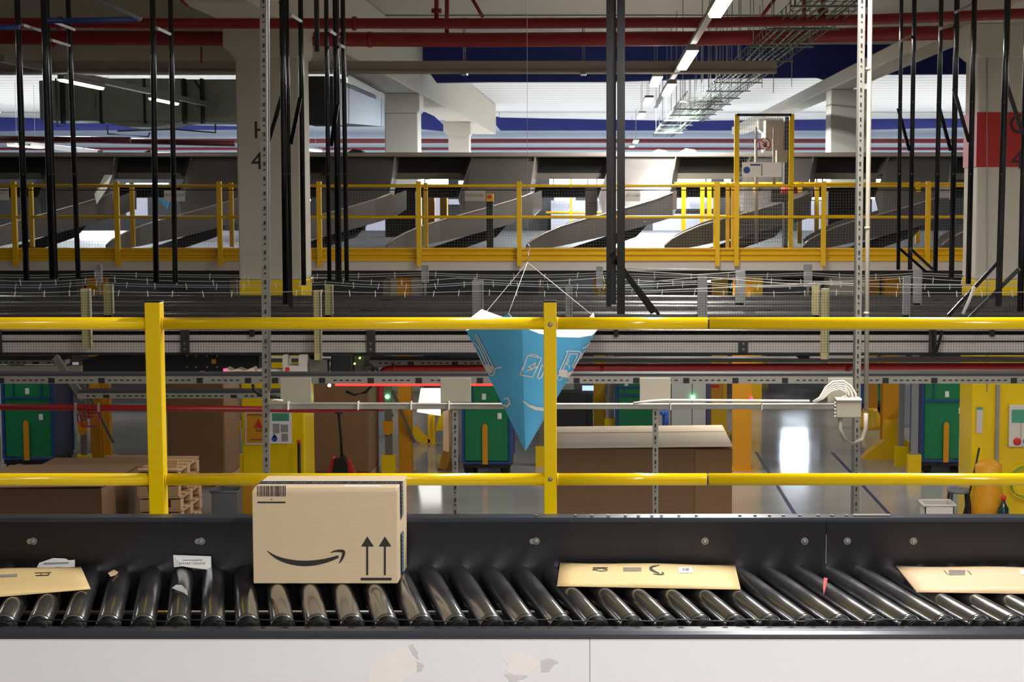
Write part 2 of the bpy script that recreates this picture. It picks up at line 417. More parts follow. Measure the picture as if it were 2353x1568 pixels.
# ------------------------------------------------------------------ strip lights
LZ = CZ + 1.6
def strip_light(x, y0, y1, z, power, label, group=None, wd=0.09, col=(1, 0.965, 0.92), track=True):
    t = wrap('strip_light', label, 'lamp', group, at=(x, (y0+y1)/2, z))
    if wd:
        MB().box(x-wd/2, x+wd/2, y0, y1, z+0.012, z+0.07).build('housing', M['galv'], t)
        MB().prism([(x-wd/2+0.005, z+0.011), (x+wd/2-0.005, z+0.011), (x+wd/2-0.02, z-0.02), (x-wd/2+0.02, z-0.02)], 'y', y0+0.02, y1-0.02).build('diffuser', M['lamp'], t)
    a = area('lamp_glow', (x, (y0+y1)/2, z-0.03), wd, y1-y0-0.1, power, col)
    a.parent = t; a.matrix_parent_inverse = Matrix.Translation(t.location).inverted()
    return t
def hang(t, x, y, z):
    for dy in (-0.8, 0.8): 
        o = MB().tube([(x, y+dy, z+0.07), (x, y+dy, CE-0.003)], 0.006, 5).build('suspension_rod', M['thin'], t)
    return t
XR = 1.0
one(MB().box(XR-0.035, XR+0.035, -9, 34, LZ+0.075, LZ+0.12), 'light_track', M['galv'], 'grey light track running away overhead right of the centre posts', 'light track')
names = ['strip light behind the camera over the conveyor aisle', 'strip light overhead just in front of the camera', 'strip light above the yellow railing', 'largest bright strip light at the top edge right of centre',
         'second bright strip light down the row, level with the blue sheet', 'third bright strip light, smaller, below the grey tray']
for (y0, y1), lb, pw in zip([(-6, -3.3), (0.2, 2.9), (6.6, 9.3), (12.9, 15.6), (19.5, 22.2), (25.5, 28.2)], names, (210, 110, 110, 70, 50, 170)):
    strip_light(XR, y0, y1, LZ, pw, lb, wd=0.14)
far = [(1507, 188), (1489, 233), (1474, 266), (1461, 326), (1452, 338)]
fl = ['upper lamp of the farther row, below the grey tray', 'second lamp of the farther row', 'third small lamp of the farther row', 'tiny lamp of the far row just above the bright sorter panel', 'last tiny lamp touching the sorter rim']
for (px, py), lb, D in zip(far, fl, (34, 41, 50, 66, 72)):
    p = P(px, py, D)
    hang(strip_light(p.x, D-1.3, D+1.3, p.z, 800, lb, wd=0.2, col=(0.9, 0.95, 1.0)), p.x, D, p.z)
for x, sx in ((-22, 'far left'), (-13, 'left'), (14.5, 'right'), (22, 'far right')):  # hidden lamps added beyond the sorter to whiten the far hall
    for y, sy in ((44, 'nearer'), (60, 'farther')): hang(strip_light(x, y-2, y+2, CZ+2.9, 1300, 'hidden hall fill light added beyond the sorter, %s aisle, %s one' % (sx, sy), wd=0.2, col=(0.88, 0.94, 1)), x, y, CZ+2.9)
# lamp rows added out of view on both sides to brighten the hall
for x, sx, pw in ((-7.75, 'left', 6), (9.8, 'right', 80)):
    for y, sy in ((-4.6, 'behind the camera'), (1.5, 'beside the camera'), (8, 'beside the yellow railing'), (14.2, 'beside the netting')):
        hang(strip_light(x, y-1.35, y+1.35, LZ, pw, 'unseen fill light added in the %s neighbouring aisle, %s' % (sx, sy)), x, y, LZ)
for y, sy in ((20.5, 'by the mezzanine edge'), (26.7, 'by the sorter')): hang(strip_light(9.8, y-1.35, y+1.35, LZ, 50, 'unseen fill light added in the right neighbouring aisle, %s' % sy), 9.8, y, LZ)
# unseen lamps added under the mezzanine deck to brighten the ground floor
for x, sx in ((-10, 'far left'), (-4.5, 'left'), (1.5, 'middle'), (7, 'right')):
    for y, sy in ((25.5, 'front'), (32, 'rear')):
        strip_light(x, y-0.9, y+0.9, 3.02, 26 if x > -1 else (15 if x > -6 else 9), 'unseen fill lamp added under the mezzanine deck, %s row, %s one' % (sx, sy), col=(1, 0.96, 0.88))
XL = -7.75
one(MB().box(XL-0.05, XL+0.05, 22.0, 36, LZ+0.075, LZ+0.16), 'light_track', M['galv'], 'light track slanting across the ductwork at upper left', 'light track')
strip_light(XL, 24.4, 26.4, LZ, 5, 'longer lit lamp on the slanting track at upper left')
strip_light(XL, 29.2, 31.0, LZ, 16, 'shorter lit lamp on the slanting track beside the black posts')
for px, py, D, lb in ((60, 337, 50, 'small lit lamp low at the far left edge above the sorter'), (2246, 327, 54, 'lit lamp touching the red-banded column, right side'), (715, 345, 50, 'small lit lamp right of the H4 column above the sorter')):
    p = P(px, py, D); hang(strip_light(p.x, D-1.3, D+1.3, p.z, 60, lb, wd=0.22), p.x, D, p.z)
p = P(150, 345, 45)
one(MB().bar(P(60, 330, 52), P(230, 352, 34), 0.12, 0.1), 'light_track', M['galv'], 'pale light track just above the sorter at the left', 'light track')

# hidden lamps added under the middle conveyors to light the stacks and floor
for x, sx, pw in ((-7.2, 'far left', 7), (-3.2, 'left', 11), (1.9, 'middle', 9), (4.9, 'right', 60)):
    t = wrap('strip_light', 'hidden fill lamp added under the middle conveyors, %s one' % sx, 'lamp', at=(x, 16.6, 2.95))
    MB().box(x-0.75, x+0.75, 16.56, 16.64, 2.96, 3.02).build('housing', M['galv'], t)
    for dx in (-0.5, 0.5): MB().tube([(x+dx, 16.6, 3.021), (x+dx, 16.6, 3.16)], 0.006, 6).build('suspension_rod', M['thin'], t)
    MB().box(x-0.72, x+0.72, 16.57, 16.63, 2.94, 2.959).build('diffuser', M['lamp'], t)
    a = area('lamp_glow', (x, 16.6, 2.93), 1.4, 0.06, pw); a.parent = t; a.matrix_parent_inverse = Matrix.Translation(t.location).inverted()
# ------------------------------------------------------------------ overhead services
def pipe(pts, D, wpx, name, m, label, cat='pipe', n=12):
    r = wpx/2*D/F
    t = MB().tube([P(x, y, D) for x, y in pts], r, n)
    return one(t, name, m, label, cat)
t = wrap('red_pipe', 'upper thick red sprinkler main crossing the whole ceiling', 'pipe', at=P(1200, 54, 19.0))
MB().tube([P(x, y, 19.0) for x, y in [(-500, 52), (400, 54), (1100, 54), (1640, 52), (2000, 45), (2440, 28), (2900, 12)]], 12.2*19/F, 14).build('main_tube', M['red'], t)
for x in (815, 118+20, 1990): MB().tube([P(x-5, 54, 19), P(x+5, 54, 19)], 16*19/F, 12).build('coupling', M['red'], t)
for x in (1003, 1893-2):
    MB().tube([P(x, 50, 19), P(x, -40, 19)], 5.2*19/F, 8).build('riser', M['red'], t)
    MB().tube([P(x, 20, 19), P(x, 30, 19)], 12*19/F, 10).build('flange', M['red'], t)
t = wrap('red_pipe', 'lower thick red sprinkler main passing behind the H4 column', 'pipe', at=P(1200, 90, 22.34))
MB().tube([P(x, y, 22.34) for x, y in [(-500, 82), (400, 88), (1100, 92), (1640, 88), (2000, 79), (2240, 74), (2440, 68), (2900, 56)]], 16.4*22.34/F, 14).build('main_tube', M['red'], t)
for x in (850, 118): MB().tube([P(x-5, 91, 22.34), P(x+5, 91, 22.34)], 18*22.34/F, 12).build('coupling', M['red'], t)
for x in (1027, 1848): MB().tube([P(x, 80, 22.34), P(x, -40, 22.34)], 5*22.34/F, 8).build('riser', M['red'], t)
for pts, lb in (([(1075, -20), (1110, 40)], 'thin red branch pipe slanting up from the main, left of centre'), ([(1790, -15), (1750, 38)], 'thin red branch pipe slanting up beside the big strip light')):
    pipe(pts, 20.5, 8, 'branch_pipe', M['red'], lb)
pipe([(395, -20), (432, 15)], 16, 7, 'branch_pipe', M['red'], 'short dark red pipe at the top edge above the ductwork')
pipe([(463, 108), (463, 145)], 24, 4, 'hanger_rod', M['red'], 'thin red rod under the lower red main near the H4 column', 'rod')
pipe([(110, 48), (318, 44)], 13.2, 12, 'blue_pipe', M['bluep'], 'blue horizontal pipe at the upper left')
pipe([(-60, 66), (45, 62)], 13.2, 12, 'blue_pipe', M['bluep'], 'blue horizontal pipe at the left edge behind a black post')
pipe([(186, -18), (325, 44)], 12.8, 10, 'blue_pipe', M['plasticg'], 'grey blue pipe slanting down from the top edge')
for (a, b, c, d, lb) in ((52, 57, 102, 73, 'upper short bright bar between the two leftmost black posts'), (118, 92, 160, 105, 'second short bright bar between black posts at left'),
                     (122, 50, 170, 68, 'thick short blue grey bar above the lower bright one at left'), (360, 64, 394, 80, 'short dull bar joining the paired posts left of the H4 column'),
                     (628, -4, 650, 9, 'short bright bar at the top edge by the H4 column'), (667, 33, 692, 49, 'short bright bar joining posts on the H4 column'),
                     (757, 70, 778, 84, 'short bright bar right of the H4 column'), (781, 103, 790, 108, 'tiny bright bar on the outermost post right of the H4 column'),
                     (2068, 95, 2092, 83, 'short bright bar on the first pair of posts at right'), (2160, 66, 2193, 56, 'short bright bar on the middle posts at right'),
                     (2196, 28, 2232, 10, 'short bright bar highest on the posts at right')):
    D = 13.4
    one(MB().bar(P(a, b, D), P(c, d, D+1.2), 0.022, 0.022), 'cross_bar', M['galv'], lb, 'bar')
one(MB().pbox(-60, 140, 1785, 163, 24, 0.22).pbox(-60, 163, 1785, 167, 23.95, 0.3), 'cable_tray', M['trayc'], 'long dull grey cable tray crossing under the ceiling', 'cable tray')
for x, lb in ((1065, 'pair of thin rods'), (1339, 'thin rod')):
    one(MB().tube([P(x, 40, 24.1), P(x, 168, 24.1)], 0.009, 6).tube([P(x+4, 40, 24.1), P(x+4, 168, 24.1)], 0.007, 6).box(PX(x-5, 168, 24), PX(x+8, 168, 24), 23.9, 24.2, PZ(172, 24), PZ(168, 24)),
        'hanger_rod', M['thin'], ('thin steel hanger rod of the grey tray left of the banner cord' if x < 1200 else 'thin steel hanger rod of the grey tray right of the banner cord'), 'rod')
# wire basket trays
def basket(x0, x1, z, y0, y1, label, cables=True):
    t = wrap('wire_basket', label, 'cable tray', at=((x0+x1)/2, (y0+y1)/2, z))
    m = MB(); n = 5
    for i in range(n): x = x0+(x1-x0)*i/(n-1); m.tube([(x, y0, z), (x, y1, z)], 0.006, 4)
    for x in (x0, x1): m.tube([(x, y0, z+0.1), (x, y1, z+0.1)], 0.006, 4)
    y = y0
    while y < y1:
        m.tube([(x0, y, z+0.1), (x0, y, z), (x1, y, z), (x1, y, z+0.1)], 0.007, 4); y += 0.45
    m.build('basket', M['bwire'], t)
    if cables:
        c = MB()
        for i in range(6): x = x0+0.1+(x1-x0-0.2)*i/5; c.tube([(x+0.02*math.sin(k*1.7+i), y0+(y1-y0)*k/12, z+0.02) for k in range(13)], 0.012, 5)
        c.build('cables', M['gcab'] if 'gcab' in M else M['green'], t)
    for k in range(int((y1-y0)/2.4)):
        y = y0+1+k*2.4
        for x in (x0-0.03, x1+0.03): MB().tube([(x, y, z-0.01), (x, y, CE-0.003)], 0.007, 5).build('hanger', M['thin'], t)
        MB().box(x0-0.08, x1+0.08, y-0.02, y+0.02, z-0.03, z-0.01).build('bracket', M['bwire'], t)
M['gcab'] = mat('green grey cable', (96, 124, 100), 0.5)
basket(1.95, 2.62, CZ+1.9, 14, 46, 'wire cable basket with green cables running away under the ceiling')
basket(1.3, 1.85, CZ+1.5, 27, 46, 'lower wire cable basket with bright rungs left of the green one', False)
# ducts left
def duct(label, boxes, ribs, name='air_duct'):
    t = wrap(name, label, 'duct', at=boxes[0][0])
    m = MB()
    for a, b in boxes: m.box(min(a[0], b[0]), max(a[0], b[0]), min(a[1], b[1]), max(a[1], b[1]), min(a[2], b[2]), max(a[2], b[2]))
    m.build('casing', M['duct'], t)
    for a, b in ribs: MB().box(a[0], b[0], a[1], b[1], a[2], b[2]).build('flange', M['galv'], t)
D = 34.0
t = wrap('air_duct', 'big galvanised air duct left of the H4 column', 'duct', at=P(300, 230, D))
MB().box(PX(90, 230, D), PX(230, 230, D), D, D+1.2, PZ(278, D), PZ(185, D)).box(PX(230, 230, D), PX(425, 230, D), D-0.25, D+1.2, PZ(281, D), PZ(182, D)).box(PX(425, 230, D), PX(700, 230, D), D, D+1.2, PZ(281, D), PZ(182, D)).build('casing', M['duct'], t, 0.02)
for x in (140, 230, 331, 421, 462): MB().pbox(x-2, 180, x+3, 284, D-0.29, 0.2).build('flange', M['darkg'], t)
MB().prism([(PX(235, 283, D), PZ(281, D)), (PX(425, 283, D), PZ(281, D)), (PX(360, 292, D), PZ(293, D)), (PX(300, 292, D), PZ(293, D))], 'y', D-0.2, D+1).build('hopper', M['duct'], t)
MB().tube([P(448, 185, D-0.3), P(460, 205, D-0.35), P(462, 225, D-0.35), P(455, 245, D-0.3)], 0.02, 6).build('cable_loop', M['darkg'], t)
t = wrap('air_duct', 'blue grey air duct with dark ribs right of the H4 column', 'duct', at=P(820, 240, 30))
MB().slab([P(792, 188, 29), P(884, 222, 36), P(884, 291, 36), P(792, 283, 29)], (-1.2, 0, 0)).build('casing', M['farw'], t)
for k, x in enumerate((800, 815, 835, 855, 875)):
    y0 = 191+(x-792)*0.37; D = 29+(x-792)/92*7
    MB().bar(P(x, y0, D-0.05), P(x, 284+(x-792)*0.08, D-0.05), 0.03, 0.03).build('rib', M['darkg'], t)
one(MB().pbox(700, 175, 770, 285, 27.3, 1.0), 'air_duct', M['darkg'], 'dark air duct end just right of the H4 column', 'duct')
one(MB().slab([P(800, 172, 28), P(880, 215, 34), P(880, 226, 34), P(800, 190, 28)], (0.0, 0.3, 0)), 'air_duct', M['galvd'], 'dull sloped duct cover above the blue grey ribbed duct', 'duct')
# trapeze pipes under the ducts
for pts, lb in (([(246, 288), (248, 308), (340, 314), (345, 304)], 'thin dark bent pipe under the big duct'), ([(270, 301), (400, 297), (495, 305), (495, 285)], 'thin dark straight pipe under the big duct'),
                ([(128, 180), (132, 290), (150, 290)], 'dark red drop pipe at the left of the big duct')):
    pipe(pts, 26.8, 4, 'thin_pipe', M['darkg'], lb)
one(MB().pbox(722, -20, 732, 118, 18, 0.05), 'hanging_post', M['darkg'], 'short brown grey post hanging from the top edge right of the H4 column', 'post')
# thin vertical droppers around the baskets
for i, x in enumerate((1612, 1628, 1643, 1660, 1680, 1700, 1722, 1750, 1776)):
    q = P(x+1, 190+(i % 3)*12, 26); one(MB().tube([(q.x, 26, CE-0.003), q], 0.006, 5), 'hanger_rod', M['thin'], '%s of the nine thin steel rods holding the wire baskets' % ['leftmost', 'second from left', 'third from left', 'fourth from left', 'middle', 'fourth from right', 'third from right', 'second from right', 'rightmost'][i], 'rod', 'basket hanger rods')
q = P(1819, 200, 30); one(MB().tube([(q.x, 30, CE-0.003), q], 0.006, 5), 'hanger_rod', M['thin'], 'lone thin steel rod just right of the wire baskets', 'rod')
# ------------------------------------------------------------------ mezzanine deck and the sorter on it
DM = 24.0; DZ = PZ(598, DM)
t = wrap('mezzanine_deck', 'dark mezzanine deck with pale grey steel edge behind the netting', 'platform', at=(0, 30, DZ-0.3))
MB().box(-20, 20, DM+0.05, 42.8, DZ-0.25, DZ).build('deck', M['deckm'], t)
struct(MB().box(-24, 24, 43.6, 43.8, DZ-0.2, PZ(385, 43.6)).build('wall_added_dark', M['deckm']))  # dark wall added so the bright far hall does not show under the sorter
MB().box(-20, 20, DM, DM+0.048, PZ(622, DM), DZ-0.005).build('edge_beam', M['panelg'], t)
# under-deck background wall
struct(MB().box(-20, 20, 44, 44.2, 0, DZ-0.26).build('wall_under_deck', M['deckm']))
def rail_run(D, posts, wpx, ytop, ybot, rails, label, name='guard_railing', x0=-500, x1=2900, toe=None, mesh=False, mt='yellow2'):
    t = wrap(name, label, 'railing', at=P((x0+x1)/2, ybot, D))
    for x in posts:
        m = MB().pbox(x-wpx/2, ytop, x+wpx/2, ybot, D, wpx*D/F)
        m.build('post', M[mt], t)
    for y, th in rails: MB().tube([P(x0, y, D+0.03), P(x1, y, D+0.03)], th/2*D/F, 8).build('rail', M[mt], t)
    if toe:
        y0, y1 = toe; d = D+0.07
        z0, z1 = PZ(y1, d), PZ(y0, d); h = z1-z0
        MB().prism([(d+0.03, z0), (d+0.0, z0+h*0.05), (d+0.0, z0+h*0.2), (d+0.035, z0+h*0.3), (d+0.035, z0+h*0.42), (d+0.0, z0+h*0.5), (d+0.0, z0+h*0.62), (d+0.035, z0+h*0.72), (d+0.035, z0+h*0.8), (d, z0+h*0.88), (d, z1), (d+0.05, z1), (d+0.05, z0)], 'x', PX(x0, 586, d), PX(x1, 586, d)).build('toe_board', M[mt], t)
    if mesh:
        m = MB(); d = D+0.1; xa, xb = PX(x0, 500, d), PX(x1, 500, d); za, zb = PZ(575, d), PZ(437, d)
        x = xa
        while x < xb: m.bar((x, d, za), (x, d, zb), 0.0016, 0.0016); x += 0.04
        z = za
        while z < zb: m.bar((xa, d, z), (xb, d, z), 0.0016, 0.0016); z += 0.04
        o = m.build('infill_mesh', M['thin'], t, fix=False); o['kind'] = 'stuff'
        MB().tube([P(x0, 437, d), P(x1, 437, d)], 0.008, 5).build('top_wire', M['darkg'], t)
    return t
rail_run(DM-0.1, [32, 268, 504, 733, 962, 1193, 1424, 1649, 1693, 1893, 2133], 10.5, 417, 612, [(427, 7), (499, 7)], 'long yellow railing with toe board along the mezzanine edge', toe=(570, 601), mesh=True)
rail_run(DM+1.0, [71, 303, 531, 978], 9, 420, 568, [], 'short row of yellow posts just behind the mezzanine railing, left half', x1=1000)
rail_run(DM+3.6, [1571, 1614, 1630, 1736, 1838, 1877, 2110], 10, 418, 560, [(422, 6), (497, 5)], 'yellow railing farther back on the mezzanine, right of the bright panel', x0=1550, x1=2250)
rail_run(39, [1312], 5, 400, 520, [(489, 6)], 'thin yellow railing seen through the gap left of the centre posts', x0=1255, x1=1385)
one(MB().pbox(1640, 418, 1653, 570, DM-0.05+0.2, 0.1), 'guard_post', M['yellow'], 'thick yellow double post left of the fenced machine', 'post')
for x0, x1, lb in ((1668, 1676, 'left'), (1680, 1688, 'right')):
    one(MB().pbox(x0, 420, x1, 572, DM+0.5, 0.05), 'guard_post', M['yellow2'], 'slim yellow post just left of the fenced machine, %s one' % lb, 'post')
for x0, y0, x1, y1, lb in ((980, 455, 998, 522, 'amber yellow steel column beyond the sorter, behind the double posts'), (1011, 455, 1027, 505, 'dark amber steel column beyond the sorter, by the small windows')):
    one(MB().pbox(x0, y0, x1, y1, 31, 0.2), 'steel_column', M['orange'], lb, 'column')

# sorter: rim, belt casing, drive bar, hoods and chutes
DS = 28.3
t = wrap('parcel_sorter', 'long dark steel parcel sorter with pale rim along the mezzanine', 'sorter', at=P(1390, 430, DS+1))
MB().box(PX(-500, 355, DS), PX(2900, 355, DS), DS+0.05, DS+2.2, PZ(361, DS), PZ(350, DS)).build('rim', M['sorter2'], t, 0.02)
MB().box(PX(-500, 380, DS), PX(2900, 380, DS), DS+0.45, DS+1.9, PZ(397, DS+.45), PZ(364, DS+.45)).build('belt_casing', M['blackm'], t)
MB().box(PX(-500, 400, DS), PX(2900, 400, DS), DS+0.35, DS+0.5, PZ(412, DS+.35), PZ(398, DS+.35)).build('side_beam', M['galvd'], t)
MB().box(PX(-500, 440, DS), PX(2900, 440, DS), DS+2.2, DS+2.4, PZ(454, DS+2.2), PZ(431, DS+2.2)).build('rear_beam', M['darkg'], t)
def chute(x0, label, bright=False, flip=False):
    t = wrap('sorting_chute', label, 'chute', 'sorter chutes', at=P(x0+240, 480, DS-0.5))
    # hood: folded sheet leaning forward
    a, b = x0+168, x0+(316 if not bright else 318)
    pts = [(a+6, 361), (b+2, 361), (b-10, 442), (b-10, 455), (a+60, 500), (a-14, 500), (a-26, 455)]
    Ds = [DS+0.12, DS+0.12, DS-0.72, DS-0.8, DS-1.3, DS-1.3, DS-0.8]
    MB().slab([P(px, py, d) for (px, py), d in zip(pts, Ds)], (0, 0.012, 0)).build('hood', M['sorter'], t)
    MB().slab([P(b+2, 361, DS), P(b+14, 364, DS+0.5), P(b-2, 460, DS+0.5), P(b-10, 446, DS-0.12)], (0.01, 0, 0)).build('hood_cheek', M['sorter2'], t)
    MB().slab([P(a+6, 361, DS), P(a-12, 366, DS+0.5), P(a-26, 405, DS+0.5), P(a-2, 398, DS)], (0.01, 0, 0)).build('hood_cheek', M['sorter'], t)
    # chute trough swept down to the left and towards the aisle
    sec = [(x0+314, 444, 500, 26.9), (x0+275, 459, 512, 26.75), (x0+225, 474, 526, 26.5), (x0+160, 492, 543, 26.2), (x0+100, 508, 556, 25.9), (x0+55, 522, 566, 25.6), (x0+20, 537, 572, 25.4), (x0-8, 552, 574, 25.2), (x0-22, 566, 576, 25.1)]
    front, vs, fs = [], [], []
    for px, yt, yb, d in sec:
        p = P(px, yt, d); q = P(px, yb, d)
        vs += [p, Vector((p.x, d+0.01, q.z)), Vector((p.x+0.1, d+1.0, q.z+0.12)), Vector((p.x+0.1, d+1.0, p.z+0.05))]
    n = len(sec)
    for i in range(n-1):
        for k in range(3): fs.append((i*4+k, i*4+k+1, (i+1)*4+k+1, (i+1)*4+k))
    m = MB().add(vs, fs, False); o = m.build('trough', M['sorter'], t)
    sm = o.modifiers.new('solid', 'SOLIDIFY'); sm.thickness = 0.015
    MB().tube([P(px, yt-1, d) for px, yt, yb, d in sec], 0.014, 6).build('rolled_edge', M['sorter2'], t)
    # underside belly
    MB().slab([P(x0+270, 500, 27.3), P(x0+170, 540, 26.9), P(x0+60, 576, 26.5), P(x0+140, 576, 26.6), P(x0+230, 545, 27)], (0, 0.05, 0)).build('belly', M['darkg'], t)
    return t
lbs = ['sorter chute cut by the left edge, behind the leftmost black posts', 'sorter chute left of the H4 column behind black posts', 'sorter chute hidden mostly by the H4 column', 'sorter chute with blank plate and yellow scanner, left of the banner cord',
       'sorter chute with blown-out bright hood beside the centre black posts', 'sorter chute behind the fenced machine', 'sorter chute right of the white conduit behind black posts', 'sorter chute at the red-banded column']
for k, lb in zip(range(-3, 5), lbs):
    o = chute(910+k*322 if k < 2 else 910+1*322+(k-1)*318, lb, bright=(k == 1))
# blank number plates on the hoods (their print is unreadable, except small letters)
for px0, py0, px1, py1, d, txt, lb in ((377, 437, 425, 463, 26.35, 'PLAT-4-034', 'white number plate on the chute left of the H4 column'), (1068, 438, 1115, 462, 26.35, 'PLAT-4-002', 'white number plate on the chute beside the yellow scanner'),
                    (1432, 438, 1471, 463, 26.3, 'PLAT-4-001', 'white number plate under the bright hood'), (2152, 430, 2182, 455, 26.35, 'PLAT-4', 'small number plate behind black posts at right'), (-8, 432, 20, 460, 26.35, 'PLAT', 'number plate cut by the left edge')):
    t = wrap('number_plate', lb, 'plate', at=P((px0+px1)/2, py1, d))
    MB().pbox(px0, py0, px1, py1, d, 0.01).build('plate', M['panelg'], t)
    text_mesh('print', txt, 0.06, M['grey'], t, P((px0+px1)/2, py0+13, d-0.004))
# scanner post
t = wrap('scanner_post', 'black post with yellow and dark green scanner before a chute', 'scanner', at=P(1126, 572, 24.6))
MB().pbox(1118, 448, 1133, 572, 24.6, 0.08).build('post', M['blackm'], t)
MB().pbox(1118, 446, 1133, 463, 24.5, 0.1).build('head', M['yellow2'], t); MB().pbox(1121, 449, 1130, 456, 24.48, 0.02).build('lens', M['redb'], t)
MB().pbox(1119, 476, 1132, 500, 24.5, 0.1).build('scanner_body', M['bottle'], t)
# far lit strips and pale panels seen under the sorter
dw = wrap('daylight_wall', 'wall of bright and pale daylight panels seen through the gaps under the sorter', 'wall', at=P(1390, 560, 43))
for i, (x0, x1, y0, y1, dd) in enumerate([(955, 963, 412, 424, 42), (965, 974, 412, 424, 42), (978, 985, 413, 424, 42), (987, 1029, 412, 424, 42), (1054, 1068, 416, 424, 42), (1263, 1270, 411, 424, 42), (1273, 1349, 411, 424, 42), (1352, 1370, 411, 425, 42), (1373, 1390, 411, 425, 42),
                              (1545, 1552, 418, 428, 42), (1554, 1602, 411, 423, 42), (1603, 1620, 410, 424, 42), (1625, 1634, 410, 424, 42), (1665, 1679, 411, 421, 42), (1842, 1875, 409, 422, 42), (1880, 1888, 410, 420, 42), (1893, 1902, 406, 416, 42), (2015, 2035, 412, 420, 42), (2045, 2060, 405, 420, 42),
                              (1274, 1312, 455, 461, 43), (1316, 1322, 455, 461, 43), (1374, 1392, 455, 461, 43), (1580, 1620, 453, 461, 43), (1842, 1877, 451, 459, 43), (1880, 1893, 451, 459, 43), (2003, 2012, 449, 457, 43), (2016, 2030, 449, 457, 43), (290, 385, 421, 427, 42), (688, 695, 430, 434, 42), (690, 712, 458, 462, 43)]):
    MB().pbox(x0, y0, x1, y1, dd, 0.1).build('lit_panel', M['lampw'], dw)
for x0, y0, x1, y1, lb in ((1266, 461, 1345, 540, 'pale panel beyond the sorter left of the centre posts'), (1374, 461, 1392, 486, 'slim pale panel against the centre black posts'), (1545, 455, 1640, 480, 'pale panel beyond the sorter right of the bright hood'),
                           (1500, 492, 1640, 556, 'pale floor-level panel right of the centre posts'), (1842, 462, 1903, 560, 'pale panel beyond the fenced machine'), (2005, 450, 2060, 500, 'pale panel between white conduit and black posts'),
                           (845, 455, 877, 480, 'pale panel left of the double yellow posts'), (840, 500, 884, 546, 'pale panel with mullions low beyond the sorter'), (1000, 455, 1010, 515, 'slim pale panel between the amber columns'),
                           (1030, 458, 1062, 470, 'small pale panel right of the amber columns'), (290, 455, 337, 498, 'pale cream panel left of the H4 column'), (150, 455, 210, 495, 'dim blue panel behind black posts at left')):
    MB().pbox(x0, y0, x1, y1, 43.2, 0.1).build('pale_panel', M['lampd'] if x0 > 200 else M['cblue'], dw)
one(MB().slab([P(364, 455, 42), P(388, 455, 42), P(384, 480, 42)], (0, 0.05, 0)), 'blue_board', M['cone'], 'small blue triangle board seen beside a black post at left', 'panel')
one(MB().slab([P(240, 402, 26.9), P(258, 402, 26.9), P(248, 430, 26.8), P(222, 470, 26.6), P(217, 446, 26.7)], (0, 0.03, 0)), 'guide_plate', M['galv'], 'bright slanted guide plate crossing the railing at left', 'plate')
one(MB().pbox(1345, 432, 1372, 500, 29.4, 0.3), 'box_pillar', M['panelg'], 'grey box leg under the sorter left of the centre posts', 'leg')
one(MB().pbox(885, 440, 955, 545, 29.6, 0.3), 'equipment_cabinet', M['darkg'], 'dark cabinet under the sorter left of the double yellow posts', 'cabinet')
one(MB().pbox(1903, 440, 2000, 545, 29.6, 0.3), 'equipment_cabinet', M['darkg'], 'dark cabinet under the sorter behind the white conduit', 'cabinet')
# parcels riding on the sorter
for x0, x1, y, lb in ((1498, 1535, 343, 'brown flat parcel on the sorter rim right of the bright hood'), (1562, 1602, 341, 'second brown flat parcel on the sorter rim'), (330, 350, 344, 'small flat parcel on the sorter rim at left'), (798, 835, 342, 'dark flat parcel on the sorter rim right of the H4 column')):
    one(MB().prism([(PX(x0, 345, 28.4), PZ(350, 28.35)+0.001), (PX(x1, 345, 28.4), PZ(350, 28.35)+0.001), (PX(x1-6, 345, 28.4), PZ(y+3, 28.4)), (PX(x0+14, 345, 28.4), PZ(y, 28.4))], 'y', 28.4, 28.7), 'parcel', M['board'] if x0 > 1000 else M['darkg'], lb, 'parcel')

# fenced machine on the mezzanine
D = 25.2
t = wrap('machine_fence', 'yellow framed wire guard around a machine on the mezzanine', 'guard', at=P(1757, 570, D))
for x in (1693, 1819): MB().pbox(x-6, 262, x+5, 570, D, 0.06).build('post', M['yellow'], t)
MB().pbox(1693, 261, 1819, 267, D, 0.04).build('top_bar', M['darkg'], t)
m = MB(); x = 1700
while x < 1812: m.bar(P(x, 267, D+0.02), P(x, 565, D+0.02), 0.004, 0.004); x += 5.4
y = 267
while y < 565: m.bar(P(1698, y, D+0.02), P(1814, y, D+0.02), 0.004, 0.004); y += 10
m.build('wire_panel', M['thin'], t, fix=False)
MB().pbox(1705, 373, 1796, 407, D-0.05, 0.02).build('notice_board', M['labelw'], t)
dc = MB().lathe([(0.05, 0), (0.05, 0.004)], P(1716, 391, D-0.06), 20, 'y'); dc.build('blue_symbol', M['bsign'], t)
MB().pbox(1724, 377, 1747, 381, D-0.055, 0.004).build('header_print', M['bsign'], t)
MB().pbox(1749, 377, 1752, 404, D-0.055, 0.004).build('divider', M['grey'], t)
c = P(1757, 331, D-0.06)
MB().lathe([(0.078, 0), (0.078, 0.005)], c, 28, 'y').build('sign_face', M['labelw'], t)
ring = MB()
ring.tube([(c.x+0.082*math.cos(a*math.pi/16), c.y-0.004, c.z+0.082*math.sin(a*math.pi/16)) for a in range(33)], 0.009, 6, caps=False); ring.build('sign_ring', M['redb'], t)
MB().bar((c.x-0.055, c.y-0.005, c.z+0.06), (c.x+0.055, c.y-0.005, c.z-0.06), 0.014, 0.004).build('sign_slash', M['redb'], t)
h = MB().box(c.x-0.012, c.x+0.035, c.y-0.003, c.y, c.z-0.045, c.z+0.005)
for k in range(4): h.bar((c.x-0.007+k*0.013, c.y-0.002, c.z), (c.x-0.014+k*0.017, c.y-0.002, c.z+0.045-abs(k-1.5)*0.008), 0.008, 0.003)
h.bar((c.x-0.01, c.y-0.002, c.z-0.03), (c.x-0.035, c.y-0.002, c.z+0.0), 0.009, 0.003)
